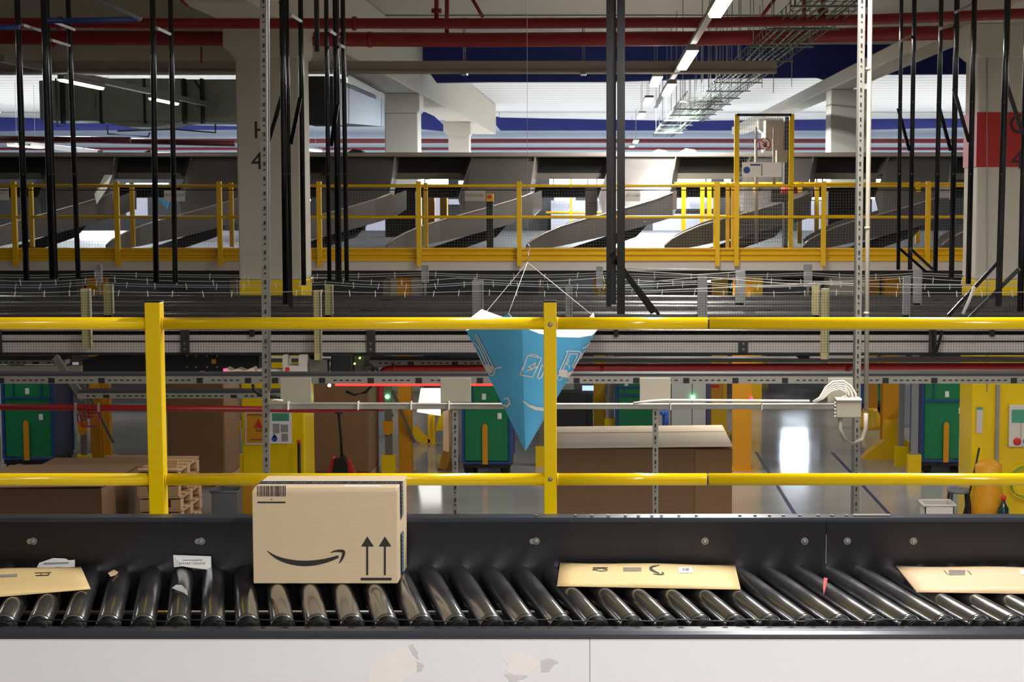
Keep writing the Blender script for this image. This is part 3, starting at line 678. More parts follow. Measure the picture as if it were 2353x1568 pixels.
h.build('hand_symbol', M['ink'], t)
t = wrap('lift_machine', 'pale machine mast with dark frame inside the wire guard', 'machine', at=P(1770, 570, D+0.8))
MB().pbox(1760, 276, 1800, 345, D+0.8, 0.4).build('mast', M['trayc'], t)
MB().pbox(1803, 268, 1817, 570, D+0.8, 0.3).build('dark_frame', M['darkg'], t)
MB().pbox(1785, 345, 1810, 373, D+0.5, 0.2).build('control_box', M['trayc'], t)
MB().pbox(1772, 435, 1815, 465, D+0.5, 0.4).build('drive_unit', M['blackm'], t); MB().tube([P(1795, 438, D+0.4), P(1832, 438, D+0.4)], 0.05, 10).build('red_motor', M['colred'], t)
for x in (1737, 1778): MB().tube([P(x, 292, D+0.3), P(x+1, 320, D+0.3)], 0.02, 6).tube([P(x, 320, D+0.3), P(x+1, 430 if x > 1750 else 560, D+0.3)], 0.025, 6).build('rod', M['trayc'], t)
# ------------------------------------------------------------------ middle level: black conveyors behind nets
ZC = PZ(758, 13.0)
def lane(D0, D1, label, zoff=0.0, panel=True, lit=True):
    t = wrap('belt_conveyor', label, 'conveyor', at=(0, (D0+D1)/2, ZC+zoff))
    x0, x1 = -9.5, 9.5; z = ZC+zoff
    MB().box(x0, x1, D0+0.16, D1-0.16, z-0.1, z-0.045).build('belt', M['rubber'], t)
    MB().box(x0, x1, D0, D0+0.07, z-0.05, z).build('near_side_rail', M['siderail'], t, 0.01)
    MB().box(x0, x1, D1-0.07, D1, z-0.05, z).build('far_side_rail', M['siderail'], t, 0.01)
    return t
t = lane(13.0, 14.3, 'nearest belt conveyor, with pale grey side panel behind the black net')
def yb(y0, y1, D, name, m, dep=0.02, x0=-900, x1=3300):
    return MB().pbox(x0, y0, x1, y1, D, dep).build(name, m, t)
yb(759, 783, 13.0, 'upper_side_panel', M['panelg']); yb(783, 787, 12.995, 'panel_joint', M['blackm'], 0.02)
yb(787, 811, 13.0, 'lower_side_panel', M['panelg']); yb(811, 817, 12.99, 'bottom_edge', M['blackm'], 0.06)
for x0, x1, y0 in ((415, 434, 760), (842, 862, 760), (1697, 1719, 784), (2135, 2152, 758), (-8, 3, 760)):
    m = MB().pbox(x0, y0, x1, 811, 12.97, 0.02); m.build('splice_bracket', M['darkg'], t)
    for yy in (790, 803): MB().lathe([(0.009, 0), (0.009, -0.008)], P((x0+x1)/2, yy, 12.97), 8, 'y').build('bolt', M['galv'], t)
for x in (578, 1416, 2281): MB().pbox(x-5, 757, x+5, 774, 12.96, 0.03).build('clip_block', M['blackm'], t)
lane(14.7, 15.9, 'second belt conveyor behind the nearest one, under the sagging cables')
lane(16.3, 17.4, 'third belt conveyor, farthest of the three behind the nets')
# lower deck of the conveyor structure
t = wrap('conveyor_underframe', 'dark underframe beneath the pale conveyor side panel', 'frame', at=(0, 14, ZC-0.4))
for ya, yb2 in ((14.5, 14.78), (16.3, 16.36), (18.1, 18.17)): MB().box(-9.5, 9.5, ya, yb2, ZC-0.165, ZC-0.1005).build('long_rail', M['blackm'], t)
for k in range(9): MB().box(-8+k*1.9, -7.92+k*1.9, 13.05, 18.2, ZC-0.23, ZC-0.166).build('cross_beam', M['blackm'], t)
MB().pbox(-80, 824, 2440, 833, 15.2, 0.2).build('cross_member', M['galvd'], t)
MB().pbox(870, 845, 2440, 862, 14.9, 0.1).build('pale_beam', M['panelg'], t)
MB().pbox(-80, 842, 185, 858, 14.9, 0.1).build('pale_beam', M['panelg'], t)

# nets: posts, cords, mesh and clips
def net(D, ytop, ybot, sag, label, posts_px, mesh_step=None, clip_px=62, cords=((0, 0),), th=0.0035, m='wire'):
    t = wrap('safety_net', label, 'net', at=P(1200, ybot, D))
    xs = [-90]+posts_px+[2450]
    def yof(x, k):
        for a, b in zip(xs[:-1], xs[1:]):
            if a <= x <= b:
                u = (x-a)/(b-a); return ytop+k+sag*4*u*(1-u)
        return ytop+k
    for j, (k, s) in enumerate(cords):
        MB().tube([P(x, yof(x, k)+s*math.sin(x*0.01), D-0.01*j) for x in range(-90, 2451, 30)], th, 5).build('cord', M[m], t)
    x = -40+random.random()*20; n = 0
    while x < 2420 and n < 60:
        y = yof(x, 0); a = random.uniform(-3, 3)
        MB().bar(P(x, y-4, D-0.02), P(x+a, y+10, D-0.02), 0.006, 0.005).build('clip', M['plasticw'], t)
        x += clip_px*random.uniform(0.85, 1.15); n += 1
    if mesh_step:
        g = MB(); x = -90
        while x < 2450:
            a = 0.7*math.sin(x*0.05)
            y0 = yof(x, 0)
            g.bar(P(x, y0, D), P(x+a, (y0+ybot)/2, D+0.01), 0.0016, 0.0016); g.bar(P(x+a, (y0+ybot)/2, D+0.01), P(x, ybot, D), 0.0016, 0.0016); x += mesh_step
        y = ytop+2
        while y < ybot:
            pts = [P(x, y+sag*0.5*math.sin(x*0.013)*(1-(y-ytop)/(ybot-ytop)), D) for x in range(-90, 2451, 120)]
            for p, q in zip(pts[:-1], pts[1:]): g.bar(p, q, 0.0016, 0.0016)
            y += mesh_step*1.02
        g.build('net_mesh', M['net'], t, fix=False)['kind'] = 'stuff'
    return t
net(12.7, 669, 811, 4, 'black square-mesh net in front of the nearest conveyor', [197, 731, 1098, 1612, 1896], 6.2, 66, ((0, 0),), 0.0022)
net(14.6, 648, 745, 8, 'second net line with pale sagging cords behind the nearest net', [210, 748, 1098, 1612, 1896], None, 64, ((0, 0), (5, 0.6)), 0.0024)
net(16.2, 638, 690, 9, 'third net line with pale cords and clips', [245, 735, 1060, 1385, 1702, 2100], None, 74, ((0, 0),), 0.0028)
net(18.0, 627, 668, 6, 'farthest net line just under the mezzanine edge', [225, 975, 1385, 1860, 2110], None, 84, ((0, 0), (5, 0.5)), 0.003)
for pts, lb in (([(1440, 617), (1650, 620)], 'thick pale cable just below the mezzanine edge right of the centre posts'), ([(1440, 622), (1600, 632), (1700, 625)], 'pale cable sagging to the right of the centre posts'),
                ([(1460, 651), (1603, 638), (1612, 637), (1800, 652), (2353, 655)], 'pale cable rising over the grey post right of the centre posts'), ([(1400, 659), (1600, 649)], 'pale cable reaching the grey post from the left'),
                ([(1400, 666), (1500, 668), (1700, 660), (1880, 654)], 'lowest pale cable right of the centre posts')):
    pipe(pts, 13.6, 2.4, 'pale_cable', M['wire'], lb, 'cable', 6)
for x0, y0, x1, y1, D, mm, lb in ((187, 664, 206, 800, 12.85, 'post', 'pale yellow net post at far left, tall one'), (238, 654, 258, 750, 14.7, 'post', 'shorter pale yellow net post beside the tall one at far left'),
        (721, 668, 737, 828, 12.85, 'post', 'pale yellow net post right of the slotted strut'), (747, 656, 764, 750, 14.7, 'post', 'shorter pale yellow post right of the slotted strut'), (1085, 645, 1110, 750, 14.7, 'postg', 'grey net post left of the hanging banner'),
        (1299, 660, 1315, 750, 14.5, 'postg', 'blue grey net post right of the hanging banner'), (1603, 637, 1625, 750, 14.5, 'postg', 'pale grey net post where the cables peak'), (1690, 622, 1712, 705, 16.3, 'postg', 'grey net post right of the cable peak'),
        (1867, 655, 1884, 750, 14.7, 'post', 'pale net post left of the white conduit, shorter one'), (1888, 664, 1905, 826, 12.85, 'post', 'tall pale yellow net post left of the white conduit'),
        (2076, 636, 2092, 745, 14.7, 'postg', 'grey net post behind black posts at right'), (2100, 620, 2118, 745, 16.3, 'postg', 'farther grey net post behind black posts at right'), (968, 610, 984, 650, 18.1, 'postg', 'grey net post top under the mezzanine edge, left of the banner'),
        (219, 608, 232, 650, 18.1, 'postg', 'small grey post top under the mezzanine edge at left'), (1370, 612, 1385, 660, 18.1, 'postg', 'grey net post top just left of the centre posts'), (1848, 608, 1866, 660, 18.1, 'postg', 'small grey post top under the mezzanine edge at right')):
    t = wrap('net_post', lb, 'post', at=P((x0+x1)/2, y1, D))
    MB().pbox(x0, y0, x1, y1, D, 0.06).build('upright', M[mm], t); xm_ = PX((x0+x1)/2, y1, D); MB().box(xm_-0.012, xm_+0.012, D+0.01, D+0.05, min(PZ(y1, D), ZC-0.1), PZ(y1, D)+0.01).build('stem', M['galvd'], t)
    MB().pbox(x1-2.5, y0+1, x1+0.5, y1, D-0.008, 0.02).build('edge_strip', M['galv'], t)

# hanging black ladder racks
DR = 14.0
def ladder(uprights, braces, label, D=DR):
    t = wrap('hanging_rack', label, 'rack', at=P(uprights[0][0], 300, D))
    for x0, x1, yb_, w_, dd in uprights:
        m = MB().tube([P(x0-(x1-x0)*320/640, -380, D+dd), P(x1, yb_, D+dd)], w_*0.5*D/F, 16); m.build('upright', M['black'], t)
        for y in (120, 235, 400): 
            q = P(x0+(x1-x0)*y/640, y, D+dd-0.03); MB().lathe([(0.008, 0), (0.008, 0.01)], q, 8, 'y').build('bolt', M['darkg'], t)
    for a, b, c, d, w_ in braces: MB().bar(P(a, b, D), P(c, d, D+0.25), w_*D/F, 0.02).build('brace', M['black'], t)
    return t
ladder([(38, 61, 645, 14, 0.0), (99, 121, 640, 15, 0.0), (108, 130, 640, 8, 0.5), (155, 180, 640, 12, 0.6)], [], 'group of black hanging posts at the far left edge')
ladder([(350, 359, 650, 13, 0), (391, 403, 650, 12, 0.5)], [], 'pair of thin black hanging posts left of the H4 column')
ladder([(648, 657, 700, 14, 0), (659, 668, 706, 9, 0.4), (690, 698, 655, 12, 0.6)], [(655, 195, 618, 325, 9), (690, 225, 669, 330, 9)], 'black hanging posts with braces in front of the H4 column')
ladder([(749, 757, 645, 10, 0), (771, 778, 645, 15, 0.2), (787, 797, 645, 11, 0.6)], [(775, 240, 761, 335, 9)], 'black hanging posts with brace right of the H4 column')
t = wrap('hanging_rack', 'thick black and grey hanging posts in the centre with a brace at the foot', 'rack', at=P(1415, 300, 12.2))
MB().bar(P(1399, -500, 12.2), P(1399, 705, 12.2), 0.036, 0.05).build('upright', M['black'], t)
MB().bar(P(1410, -500, 12.3), P(1410, 700, 12.3), 0.034, 0.04).build('upright', M['darkal'], t)
MB().bar(P(1427, -500, 12.2), P(1427, 722, 12.2), 0.056, 0.06).build('upright', M['black'], t)
MB().bar(P(1407, 585, 12.15), P(1500, 718, 12.6), 0.04, 0.02).build('brace', M['black'], t)
MB().bar(P(1418, 600, 12.3), P(1513, 722, 12.8), 0.025, 0.02).build('brace', M['blackm'], t)
ladder([(2072, 2064, 620, 9, 0), (2102, 2091, 620, 11, 0.5)], [(2064, 250, 2089, 345, 7), (2063, 568, 2128, 625, 6), (2092, 572, 2142, 618, 6)], 'leftmost black hanging post pair of the right group')
ladder([(2164, 2149, 624, 11, 0), (2200, 2186, 640, 13, 0.3), (2240, 2225, 655, 13, 0.6)], [(2156, 240, 2184, 345, 8), (2192, 205, 2226, 325, 8)], 'three black hanging posts with braces before the red-banded column')
ladder([(2316, 2294, 704, 15, 0), (2362, 2344, 716, 15, 0.3)], [(2312, 190, 2350, 308, 9), (2293, 603, 2180, 725, 8), (2342, 618, 2146, 812, 9)], 'rightmost black hanging posts crossing the red band, with long slanting braces', D=12.9)
one(MB().tube([P(2239, 660, 12.55), P(2225, 695, 12.6), P(2212, 722, 12.6)], 0.012, 8), 'strut_sleeve', M['plasticw'], 'pale sleeve on a slanting brace at right', 'sleeve')
t = wrap('support_bracket', 'dark braced bracket below the slanting black brace at right', 'bracket', at=P(2150, 815, 12.9))
MB().bar(P(2143, 760, 12.9), P(2143, 820, 12.9), 0.025, 0.02).bar(P(2165, 760, 12.9), P(2150, 815, 12.9), 0.02, 0.02).build('bracket_bars', M['black'], t)

# slotted strut and white conduit (nearer)
def strut(x0, x1, y0, y1, wpx, D, label, slots=True, step=17):
    t = wrap('slotted_strut', label, 'strut', at=P(x1, y1, D))
    MB().bar(P(x0, y0, D+0.02), P(x1, y1, D+0.02), wpx*D/F, 0.03).build('channel', M['strutm'], t)
    if slots:
        m = MB(); y = y0+8; k = 0
        while y < y1-8:
            f = (y-y0)/(y1-y0); x = x0+(x1-x0)*f; L_ = 9 if k % 2 == 0 else 3
            m.bar(P(x, y, D+0.003), P(x+(x1-x0)*L_/(y1-y0), y+L_, D+0.003), 3.6*D/F, 0.003); y += step; k += 1
        m.build('slots', M['blackm'], t)['kind'] = 'stuff'
    return t
strut(600, 613, -860, 1185, 15, 9.0, 'galvanised slotted strut hanging in front of the H4 column')
one(MB().tube([P(614, -860, 8.95), P(620, 900, 8.95)], 0.006, 8), 'thin_pipe', M['thin'], 'thin shiny rod beside the slotted strut on the H4 column', 'pipe')
strut(1991, 1967, -860, 1190, 13, 9.2, 'galvanised slotted strut beside the white conduit at right')
t = wrap('white_conduit', 'tall white conduit pipe descending beside the slotted strut', 'conduit', at=P(1990, 700, 9.15))
MB().tube([P(2010, -860, 9.15), P(1994, 500, 9.15), P(1990, 945, 9.15)], 0.0125, 12).build('tube', M['conduit'], t)
for y in (158, 524, 720): MB().tube([P(1997-(y*0.008), y-3, 9.15), P(1997-y*0.008, y+3, 9.15)], 0.0155, 12).build('coupling', M['conduit'], t)
one(MB().tube([P(1987, -860, 9.3), P(1958, 1190, 9.3)], 0.008, 8), 'thin_pipe', M['thin'], 'bright thin rod left of the slotted strut at right', 'pipe')
strut(1046, 1046, 941, 1190, 12, 9.0, 'slotted strut leg under the white trunking, left of the middle green cage', step=14)
strut(1506, 1506, 938, 1190, 13, 9.0, 'slotted strut leg in front of the big cardboard stack', step=14)
# horizontal trunking and white plates
t = wrap('cable_trunking', 'long pale horizontal cable trunking with white cables on top', 'trunking', at=P(1300, 935, 9.0))
MB().pbox(617, 931, 1955, 941, 9.0, 0.04).build('channel', M['galv'], t, 0.003)
MB().tube([P(620, 927, 9.0), P(1200, 929, 9.0), P(1958, 929, 9.0)], 0.0055, 8).build('cable', M['plasticw'], t)
MB().tube([P(1455, 927, 8.97), P(1495, 922, 8.97), P(1530, 920, 8.97), P(1860, 922, 8.97)], 0.007, 8).build('cable', M['plasticw'], t)
MB().tube([P(620, 924, 8.97), P(632, 919, 8.97), P(650, 921, 8.97)], 0.006, 8).build('cable', M['plasticw'], t)
for x in (660, 821, 943, 1030, 1540, 1750): MB().pbox(x, 924, x+2, 943, 8.97, 0.05).build('cable_tie', M['plasticw'], t)
for x0, x1, lb in ((644, 715, 'leftmost blank white plate above the pale trunking'), (1012, 1082, 'blank white plate beside the lit white screen'), (1470, 1541, 'blank white plate in front of the green cage, above the trunking'), (1902, 1960, 'blank white plate behind the looping white cables')):
    one(MB().pbox(x0, 869, x1, 925, 9.05, 0.012), 'blank_plate', M['conduit'], lb, 'plate', bevel=0.002)
t = wrap('junction_box', 'white junction box on the strut with looping cables', 'box', at=P(1950, 960, 9.0))
MB().pbox(1922, 919, 1980, 961, 8.95, 0.08).build('box', M['conduit'], t, 0.006)
MB().pbox(1922, 917, 1981, 922, 8.94, 0.09).build('lid', M['plasticw'], t, 0.004)
for y in (926, 933, 941, 949, 957): MB().tube([P(1923, y, 8.98), P(1917, y, 8.98)], 0.006, 8).build('gland', M['plasticw'], t)
for k in range(5):
    o = k*6
    MB().tube([P(1868+o*0.2, 924, 8.98), P(1884+o*0.3, 914+o*0.1, 8.98), P(1898+o*0.5, 890+o*0.4, 8.98), P(1915+o*0.6, 877+o*0.7, 8.98), P(1938+o*0.2, 876+o, 8.98), P(1955-o*0.5, 888+o, 8.98), P(1966-o*1.2, 905+o*0.3, 8.98), P(1968-o*1.4, 920, 8.98)], 0.0062, 8).build('cable', M['plasticw'], t)
MB().tube([P(1931, 961, 8.98), P(1930, 985, 8.98), P(1940, 1010, 8.98), P(1962, 1021, 8.98), P(1982, 1010, 8.98), P(1989, 985, 8.98), P(1990, 950, 8.98)], 0.012, 10).build('flexible_conduit', M['conduit'], t)

# slotted horizontal trays
def tray(x0, x1, y0, y1, D, label, notches, dash0=14):
    t = wrap('slotted_tray', label, 'cable tray', at=P((x0+x1)/2, y1, D))
    MB().pbox(x0, y0, x1, y1, D, 0.12).build('channel', M['galv'], t)
    MB().pbox(x0, y0-6, x1, y0-0.5, D+0.002, 0.14).build('top_cover', M['darkg'], t)
    m = MB(); x = x0+20
    ym = y0+(y1-y0)*0.55
    while x < x1-10:
        if not any(n-12 < x < n+22 for n in notches): m.pbox(x, ym-1.4, x+7.5, ym+1.4, D-0.002, 0.004)
        x += dash0
    m.build('slots', M['blackm'], t)['kind'] = 'stuff'
    for n in notches: MB().pbox(n, y0+4, n+14, y1-1, D-0.004, 0.006).build('notch', M['blackm'], t)
    return t
tray(-500, 2900, 865, 882, 11.2, 'long pale slotted tray crossing the whole view above the green cages', [-5, 111, 226, 340, 452, 563, 625, 733, 845, 955, 1096, 1210, 1318, 1455, 1570, 1683, 1797, 2028, 2140, 2323])
tray(178, 655, 904, 916, 11.8, 'shorter slotted tray below the long one at left', [237, 340, 530, 620])
tray(-80, 150, 828, 838, 13.8, 'dim slotted tray under the netting at the left edge', [75])
tray(850, 1170, 828, 841, 13.8, 'dim slotted tray above the red pipe left of the banner', [937, 1038])
one(MB().bar(P(128, 822, 12.2), P(190, 915, 11.9), 0.05, 0.03), 'tray_brace', M['galvd'], 'dull slanting brace between the two trays at left', 'brace')
one(MB().bar(P(142, 878, 11.9), P(172, 872, 11.9), 0.01, 0.01), 'tray_brace', M['galvd'], 'small slanting bar under the tray at left', 'brace')
# red pipes at this level
D = 11.6
t = wrap('red_pipe', 'red pipe rising in an elbow from the low left run to the long right run', 'pipe', at=P(874, 900, 13.6))
MB().tube([P(874, 945, 13.6), P(874, 872, 13.6), P(876, 860, 13.6), P(884, 851, 13.6), P(897, 848, 13.6), P(1300, 845, 13.6), P(2900, 841, 13.6)], 8.5*13.6/F, 14).build('main_tube', M['red2'], t)
for x in (905, 1384, 1948): MB().tube([P(x-4, 848, 13.6), P(x+4, 848, 13.6)], 11*13.6/F, 12).build('coupling', M['red2'], t)
t = wrap('red_pipe', 'dark red pipe low at left with a sprinkler cage', 'pipe', at=P(400, 938, 12.5))
MB().tube([P(-500, 932, 12.5), P(300, 938, 12.5), P(600, 941, 12.6), P(740, 944, 13.2), P(874, 940, 13.6)], 7*12.5/F, 12, rs=[7.5*12.5/F, 7.5*12.5/F, 7.2*12.5/F, 5.5*13/F, 4.5*13.6/F]).build('main_tube', M['red'], t)
g = MB()
c = P(205, 962, 12.5)
for k in range(6):
    a = k*math.pi/6; ca, sa = math.cos(a), math.sin(a)
    g.tube([(c.x-0.06*ca, c.y-0.06*sa, c.z+0.065), (c.x-0.088*ca, c.y-0.088*sa, c.z+0.03), (c.x-0.083*ca, c.y-0.083*sa, c.z-0.01), (c.x-0.055*ca, c.y-0.055*sa, c.z-0.06), (c.x+0.055*ca, c.y+0.055*sa, c.z-0.06), (c.x+0.083*ca, c.y+0.083*sa, c.z-0.01), (c.x+0.088*ca, c.y+0.088*sa, c.z+0.03), (c.x+0.06*ca, c.y+0.06*sa, c.z+0.065)], 0.004, 5)
g.tube([(c.x+0.088*math.cos(a*math.pi/8), c.y+0.088*math.sin(a*math.pi/8), c.z+0.03) for a in range(17)], 0.004, 5)
g.build('sprinkler_cage', M['red'], t)
MB().tube([(c.x, c.y, c.z+0.07), (c.x, c.y, c.z+0.01)], 0.012, 8).lathe([(0.004, 0), (0.025, 0.003), (0.004, 0.006)], (c.x, c.y, c.z), 10).build('sprinkler_head', M['red'], t)
for x in (172, 225): MB().pbox(x-1.5, 927, x+1.5, 947, 12.4, 0.03).build('clamp', M['galv'], t)
# black machines under the conveyor at left
t = wrap('drive_casing', 'long black drive casing under the conveyor, left of the slotted strut', 'casing', at=P(400, 860, 13.4))
MB().prism([(PX(190, 840, 13.4), PZ(860, 13.4)), (PX(595, 840, 13.4), PZ(860, 13.4)), (PX(595, 840, 13.4), PZ(819, 13.4)), (PX(250, 840, 13.4), PZ(819, 13.4)), (PX(190, 840, 13.4), PZ(829, 13.4))], 'y', 13.4, 13.9).build('casing', M['blackm'], t)
for x in (430, 451, 476, 499):
    for y in (818, 844): MB().lathe([(0.008, 0), (0.008, -0.006)], P(x, y, 13.4), 8, 'y').build('bolt', M['galv'], t)
MB().pbox(486, 826, 496, 836, 13.39, 0.01).build('warning_label', M['osign'], t); MB().pbox(459, 853, 469, 856, 13.39, 0.01).build('small_label', M['labelw'], t)
t = wrap('plastic_wrapped_part', 'crumpled clear plastic wrapped part on the tray beside the slotted strut', 'wrapped part', at=P(560, 860, 12.9))
MB().slab([P(514, 860, 12.9), P(518, 846, 12.9), P(530, 852, 12.9), P(545, 848, 12.9), (P(560, 853, 12.9)), P(580, 845, 12.9), P(588, 860, 12.9)], (0, 0.15, 0)).build('film', M['film'], t, 0.005)
MB().pbox(513, 848, 517, 858, 12.85, 0.02).build('red_tail', M['pink'], t)
t = wrap('control_housing', 'white control housing with small red label right of the slotted strut', 'housing', at=P(678, 862, 12.9))
MB().pbox(649, 841, 704, 862, 12.9, 0.2).build('base', M['plasticw'], t, 0.005)
MB().pbox(649, 817, 658, 841, 12.9, 0.2).pbox(686, 817, 704, 841, 12.9, 0.2).build('uprights', M['plasticw'], t)
MB().pbox(656, 845, 665, 853, 12.89, 0.01).build('red_label', M['redb'], t); MB().pbox(590, 849, 649, 861, 12.95, 0.1).build('side_tray', M['plasticw'], t)
t = wrap('motor_unit', 'black motor unit with green and orange leds and looping cables', 'motor', at=P(810, 862, 12.9))
MB().pbox(760, 816, 810, 862, 12.9, 0.3).build('housing', M['blackm'], t, 0.01)
MB().pbox(814, 818, 838, 862, 12.95, 0.2).build('connector_block', M['darkg'], t)
for x, y, mm in ((827, 823, 'ledy'), (815, 836, 'ledy'), (820, 857, 'ledo')): MB().lathe([(0.007, 0), (0.007, -0.006)], P(x, y, 12.9), 10, 'y').build('led', M[mm], t)
for k in range(4): MB().tube([P(838, 828+k*5, 12.9), P(848+k*2, 830+k*3, 12.85), P(856+k*2, 845, 12.85), P(850+k*2, 862, 12.9)], 0.006, 6).build('cable', M['blackm'], t)
MB().tube([P(858, 862, 12.8), P(856, 885, 12.8), P(840, 902, 12.8), P(815, 908, 12.8), P(795, 900, 12.8)], 0.011, 8).build('loop_cable', M['blackm'], t)
t = wrap('cable_loop', 'black cable looping under the tray beside the slotted strut', 'cable', at=P(600, 900, 11.6))
MB().tube([P(581, 883, 11.6), P(584, 897, 11.6), P(598, 908, 11.6), P(620, 912, 11.6), P(646, 914, 11.6)], 0.012, 8).build('cable', M['blackm'], t)
one(MB().pbox(712, 828, 752, 860, 12.95, 0.1), 'bracket_plate', M['galvd'], 'dull bracket plate between white housing and black motor', 'bracket')
t = wrap('red_light_bar', 'thin glowing red light bar under the slotted tray', 'light bar', at=P(900, 887, 11.23))
MB().pbox(770, 882.6, 1140, 887.2, 11.23, 0.02).build('bar', M['ledr'], t)
for x, mm in ((757, 'lampw'),): MB().lathe([(0.011, 0), (0.011, -0.006)], P(x, 886, 11.22), 10, 'y').build('end_lamp', M[mm], t)
t = wrap('lit_screen', 'glowing white lamp screen between the trunking and the yellow column', 'screen', at=P(985, 950, 28.5))
MB().slab([P(967, 893, 28.5), P(1012, 893, 28.5), P(1012, 956, 28.5), P(958, 947, 28.5)], (0, 0.03, 0)).build('panel', M['lamps_'], t)
MB().box(PX(988, 950, 28.55), PX(993, 950, 28.55), 28.54, 28.6, 0, PZ(930, 28.54)).build('stand', M['yellow2'], t)
for x, y, lb in ((1592, 913, 'green indicator lamp on the grey cabinets'), (890, 912, 'green indicator lamp on the rack left of the yellow column')):
    one(MB().lathe([(0.025, 0), (0.03, -0.01), (0.02, -0.02)], P(x, y, 26.98 if x > 1000 else 25.58), 12, 'y'), 'indicator_lamp', M['ledg'], lb, 'lamp')
one(MB().pbox(1725, 913, 1730, 922, 25.97, 0.03), 'indicator_lamp', M['pink'], 'pink indicator lamp beside the orange column at right', 'lamp')
t = wrap('small_screen', 'small pale blue screen right of the banner', 'screen', at=P(1351, 898, 29.9))
MB().pbox(1338, 887, 1364, 898, 29.9, 0.03).build('display', M['screen'], t); MB().box(PX(1350, 898, 29.95), PX(1353, 898, 29.95), 29.94, 29.97, 0, PZ(892, 29.94)).build('stand', M['darkg'], t)
# ------------------------------------------------------------------ ground floor behind
def gD(py): return PG(VPX, py, 0).y           # distance of a floor point seen at row py
def roll_cage(x0, x1, D, label, top, side=0.0, handle=True, tilt=0, lab=True, tags=((0.5, 0.62), (0.75, 0.35))):
    xa, xb = PX(x0, 980, D), PX(x1, 980, D); wd = xb-xa; dp = 0.95; zt = PZ(top, D); z0 = 0.2
    t = wrap('roll_cage', label, 'roll cage', at=((xa+xb)/2, D+dp/2, 0))
    MB().box(xa+0.03, xb-0.03, D, D+0.03, z0+0.03, zt).build('front_panel', M['green'], t)
    MB().box(xb-0.03, xb, D+0.02, D+dp, z0, zt).build('side_sleeve', M['slate'], t)
    MB().box(xa, xa+0.03, D+0.02, D+dp, z0, zt).build('side_sleeve', M['slate'], t)
    f = MB()
    for x in (xa, xb):
        for y in (D, D+dp): f.bar((x, y, z0), (x, y, zt), 0.04, 0.04)
    zm = z0+(zt-z0)*0.66
    for z in (z0, zm, zt-0.14, zt): f.bar((xa, D-0.01, z), (xb, D-0.01, z), 0.03, 0.03, (0, 1, 0))
    f.bar((xa+wd*0.22, D-0.01, zm), (xa+wd*0.22, D-0.01, zt-0.14), 0.015, 0.015); f.bar((xb-wd*0.22, D-0.01, zm), (xb-wd*0.22, D-0.01, zt-0.14), 0.015, 0.015)
    f.build('frame', M['cblue'], t)
    MB().box(xa, xb, D-0.02, D+dp, z0-0.08, z0).build('base', M['blackm'], t)
    for x in (xa+0.08, xb-0.08):
        for y in (D+0.08, D+dp-0.08): MB().lathe([(0.03, -0.02), (0.075, -0.02), (0.075, 0.02), (0.03, 0.02)], (x, y, 0.076), 14, 'y').build('caster', M['blackm'], t)
    if handle:
        xm = xa+wd*0.47
        MB().prism([(xm-0.04, z0-0.02), (xm+0.04, z0-0.02), (xm+0.04, z0+0.56), (xm+0.02, z0+0.6), (xm-0.02, z0+0.6), (xm-0.04, z0+0.56)], 'y', D-0.05, D-0.03).build('tow_bar', M['orange'], t)['label'] = 'amber yellow tow bar'
    for u, v in tags:
        MB().box(xa+wd*u-0.03, xa+wd*u+0.03, D-0.006, D-0.001, z0+(zt-z0)*v, z0+(zt-z0)*v+0.09).build('paper_tag', M['labelw'], t)
    return t
roll_cage(8, 122, 26.0, 'green roll cage with blue frame at the far left edge', 842, tags=((0.5, 0.70), (0.76, 0.42)))
roll_cage(1064, 1172, 25.6, 'green roll cage with amber tow bar below the hanging banner', 862, tags=((0.45, 0.72), (0.78, 0.5)))
roll_cage(1417, 1505, 29.5, 'green roll cage standing behind the big cardboard stack', 872, handle=False, tags=((0.25, 0.86),))
roll_cage(2120, 2234, 25.8, 'green roll cage with amber tow bar left of the yellow column base at right', 850, tags=((0.48, 0.70), (0.76, 0.52)))
roll_cage(2010-30, 2075-30, 33.0, 'green roll cage far behind the orange posts', 860, handle=False, tags=())

def steel_post(x0, x1, D, label, m='orange', zt=None, foot=True, name='steel_column'):
    xa, xb = PX(x0, 980, D), PX(x1, 980, D); w_ = xb-xa; zt = zt or DZ-0.26
    t = wrap(name, label, 'column', at=((xa+xb)/2, D, 0))
    if w_ > 0.15:
        MB().box(xa, xb, D, D+0.02, 0, zt).box(xa, xb, D+w_-0.02, D+w_, 0, zt).box((xa+xb)/2-0.008, (xa+xb)/2+0.008, D+0.021, D+w_-0.021, 0, zt).build('h_beam', M[m], t)
    else:
        MB().box(xa, xb, D, D+w_, 0, zt).build('upright', M[m], t)
    if foot: MB().box(xa-0.06, xb+0.06, D-0.05, D+w_+0.06, 0, 0.02).build('base_plate', M[m], t)
    return t
steel_post(207, 231, 26.5, 'amber steel column behind the left roll cage, front flange')
steel_post(231, 252, 27.4, 'darker amber steel column just right of the left roll cage')
steel_post(915, 945, 26.0, 'amber steel column left of the glowing screen')
steel_post(1685, 1727, 26.0, 'thick orange column right of the big cardboard stack')
steel_post(1990, 2016, 31, 'left orange post of the pair at right, with flared foot')
steel_post(2028, 2064, 27.5, 'right orange post of the pair at right, with wide foot')
steel_post(1364, 1392, 31, 'dull yellow column right of the banner', 'yellow2')
steel_post(1636, 1670, 30, 'yellow column behind the amber notice sign', 'yellow2')
steel_post(1727, 1750, 34, 'short yellow column just behind the thick orange one', 'yellow2')
steel_post(1904, 1940, 36, 'yellow column behind the white junction box', 'yellow2')
t = wrap('column_foot', 'flared yellow foot of the orange post pair, left', 'column foot', at=PG(2003, 1050, 0))
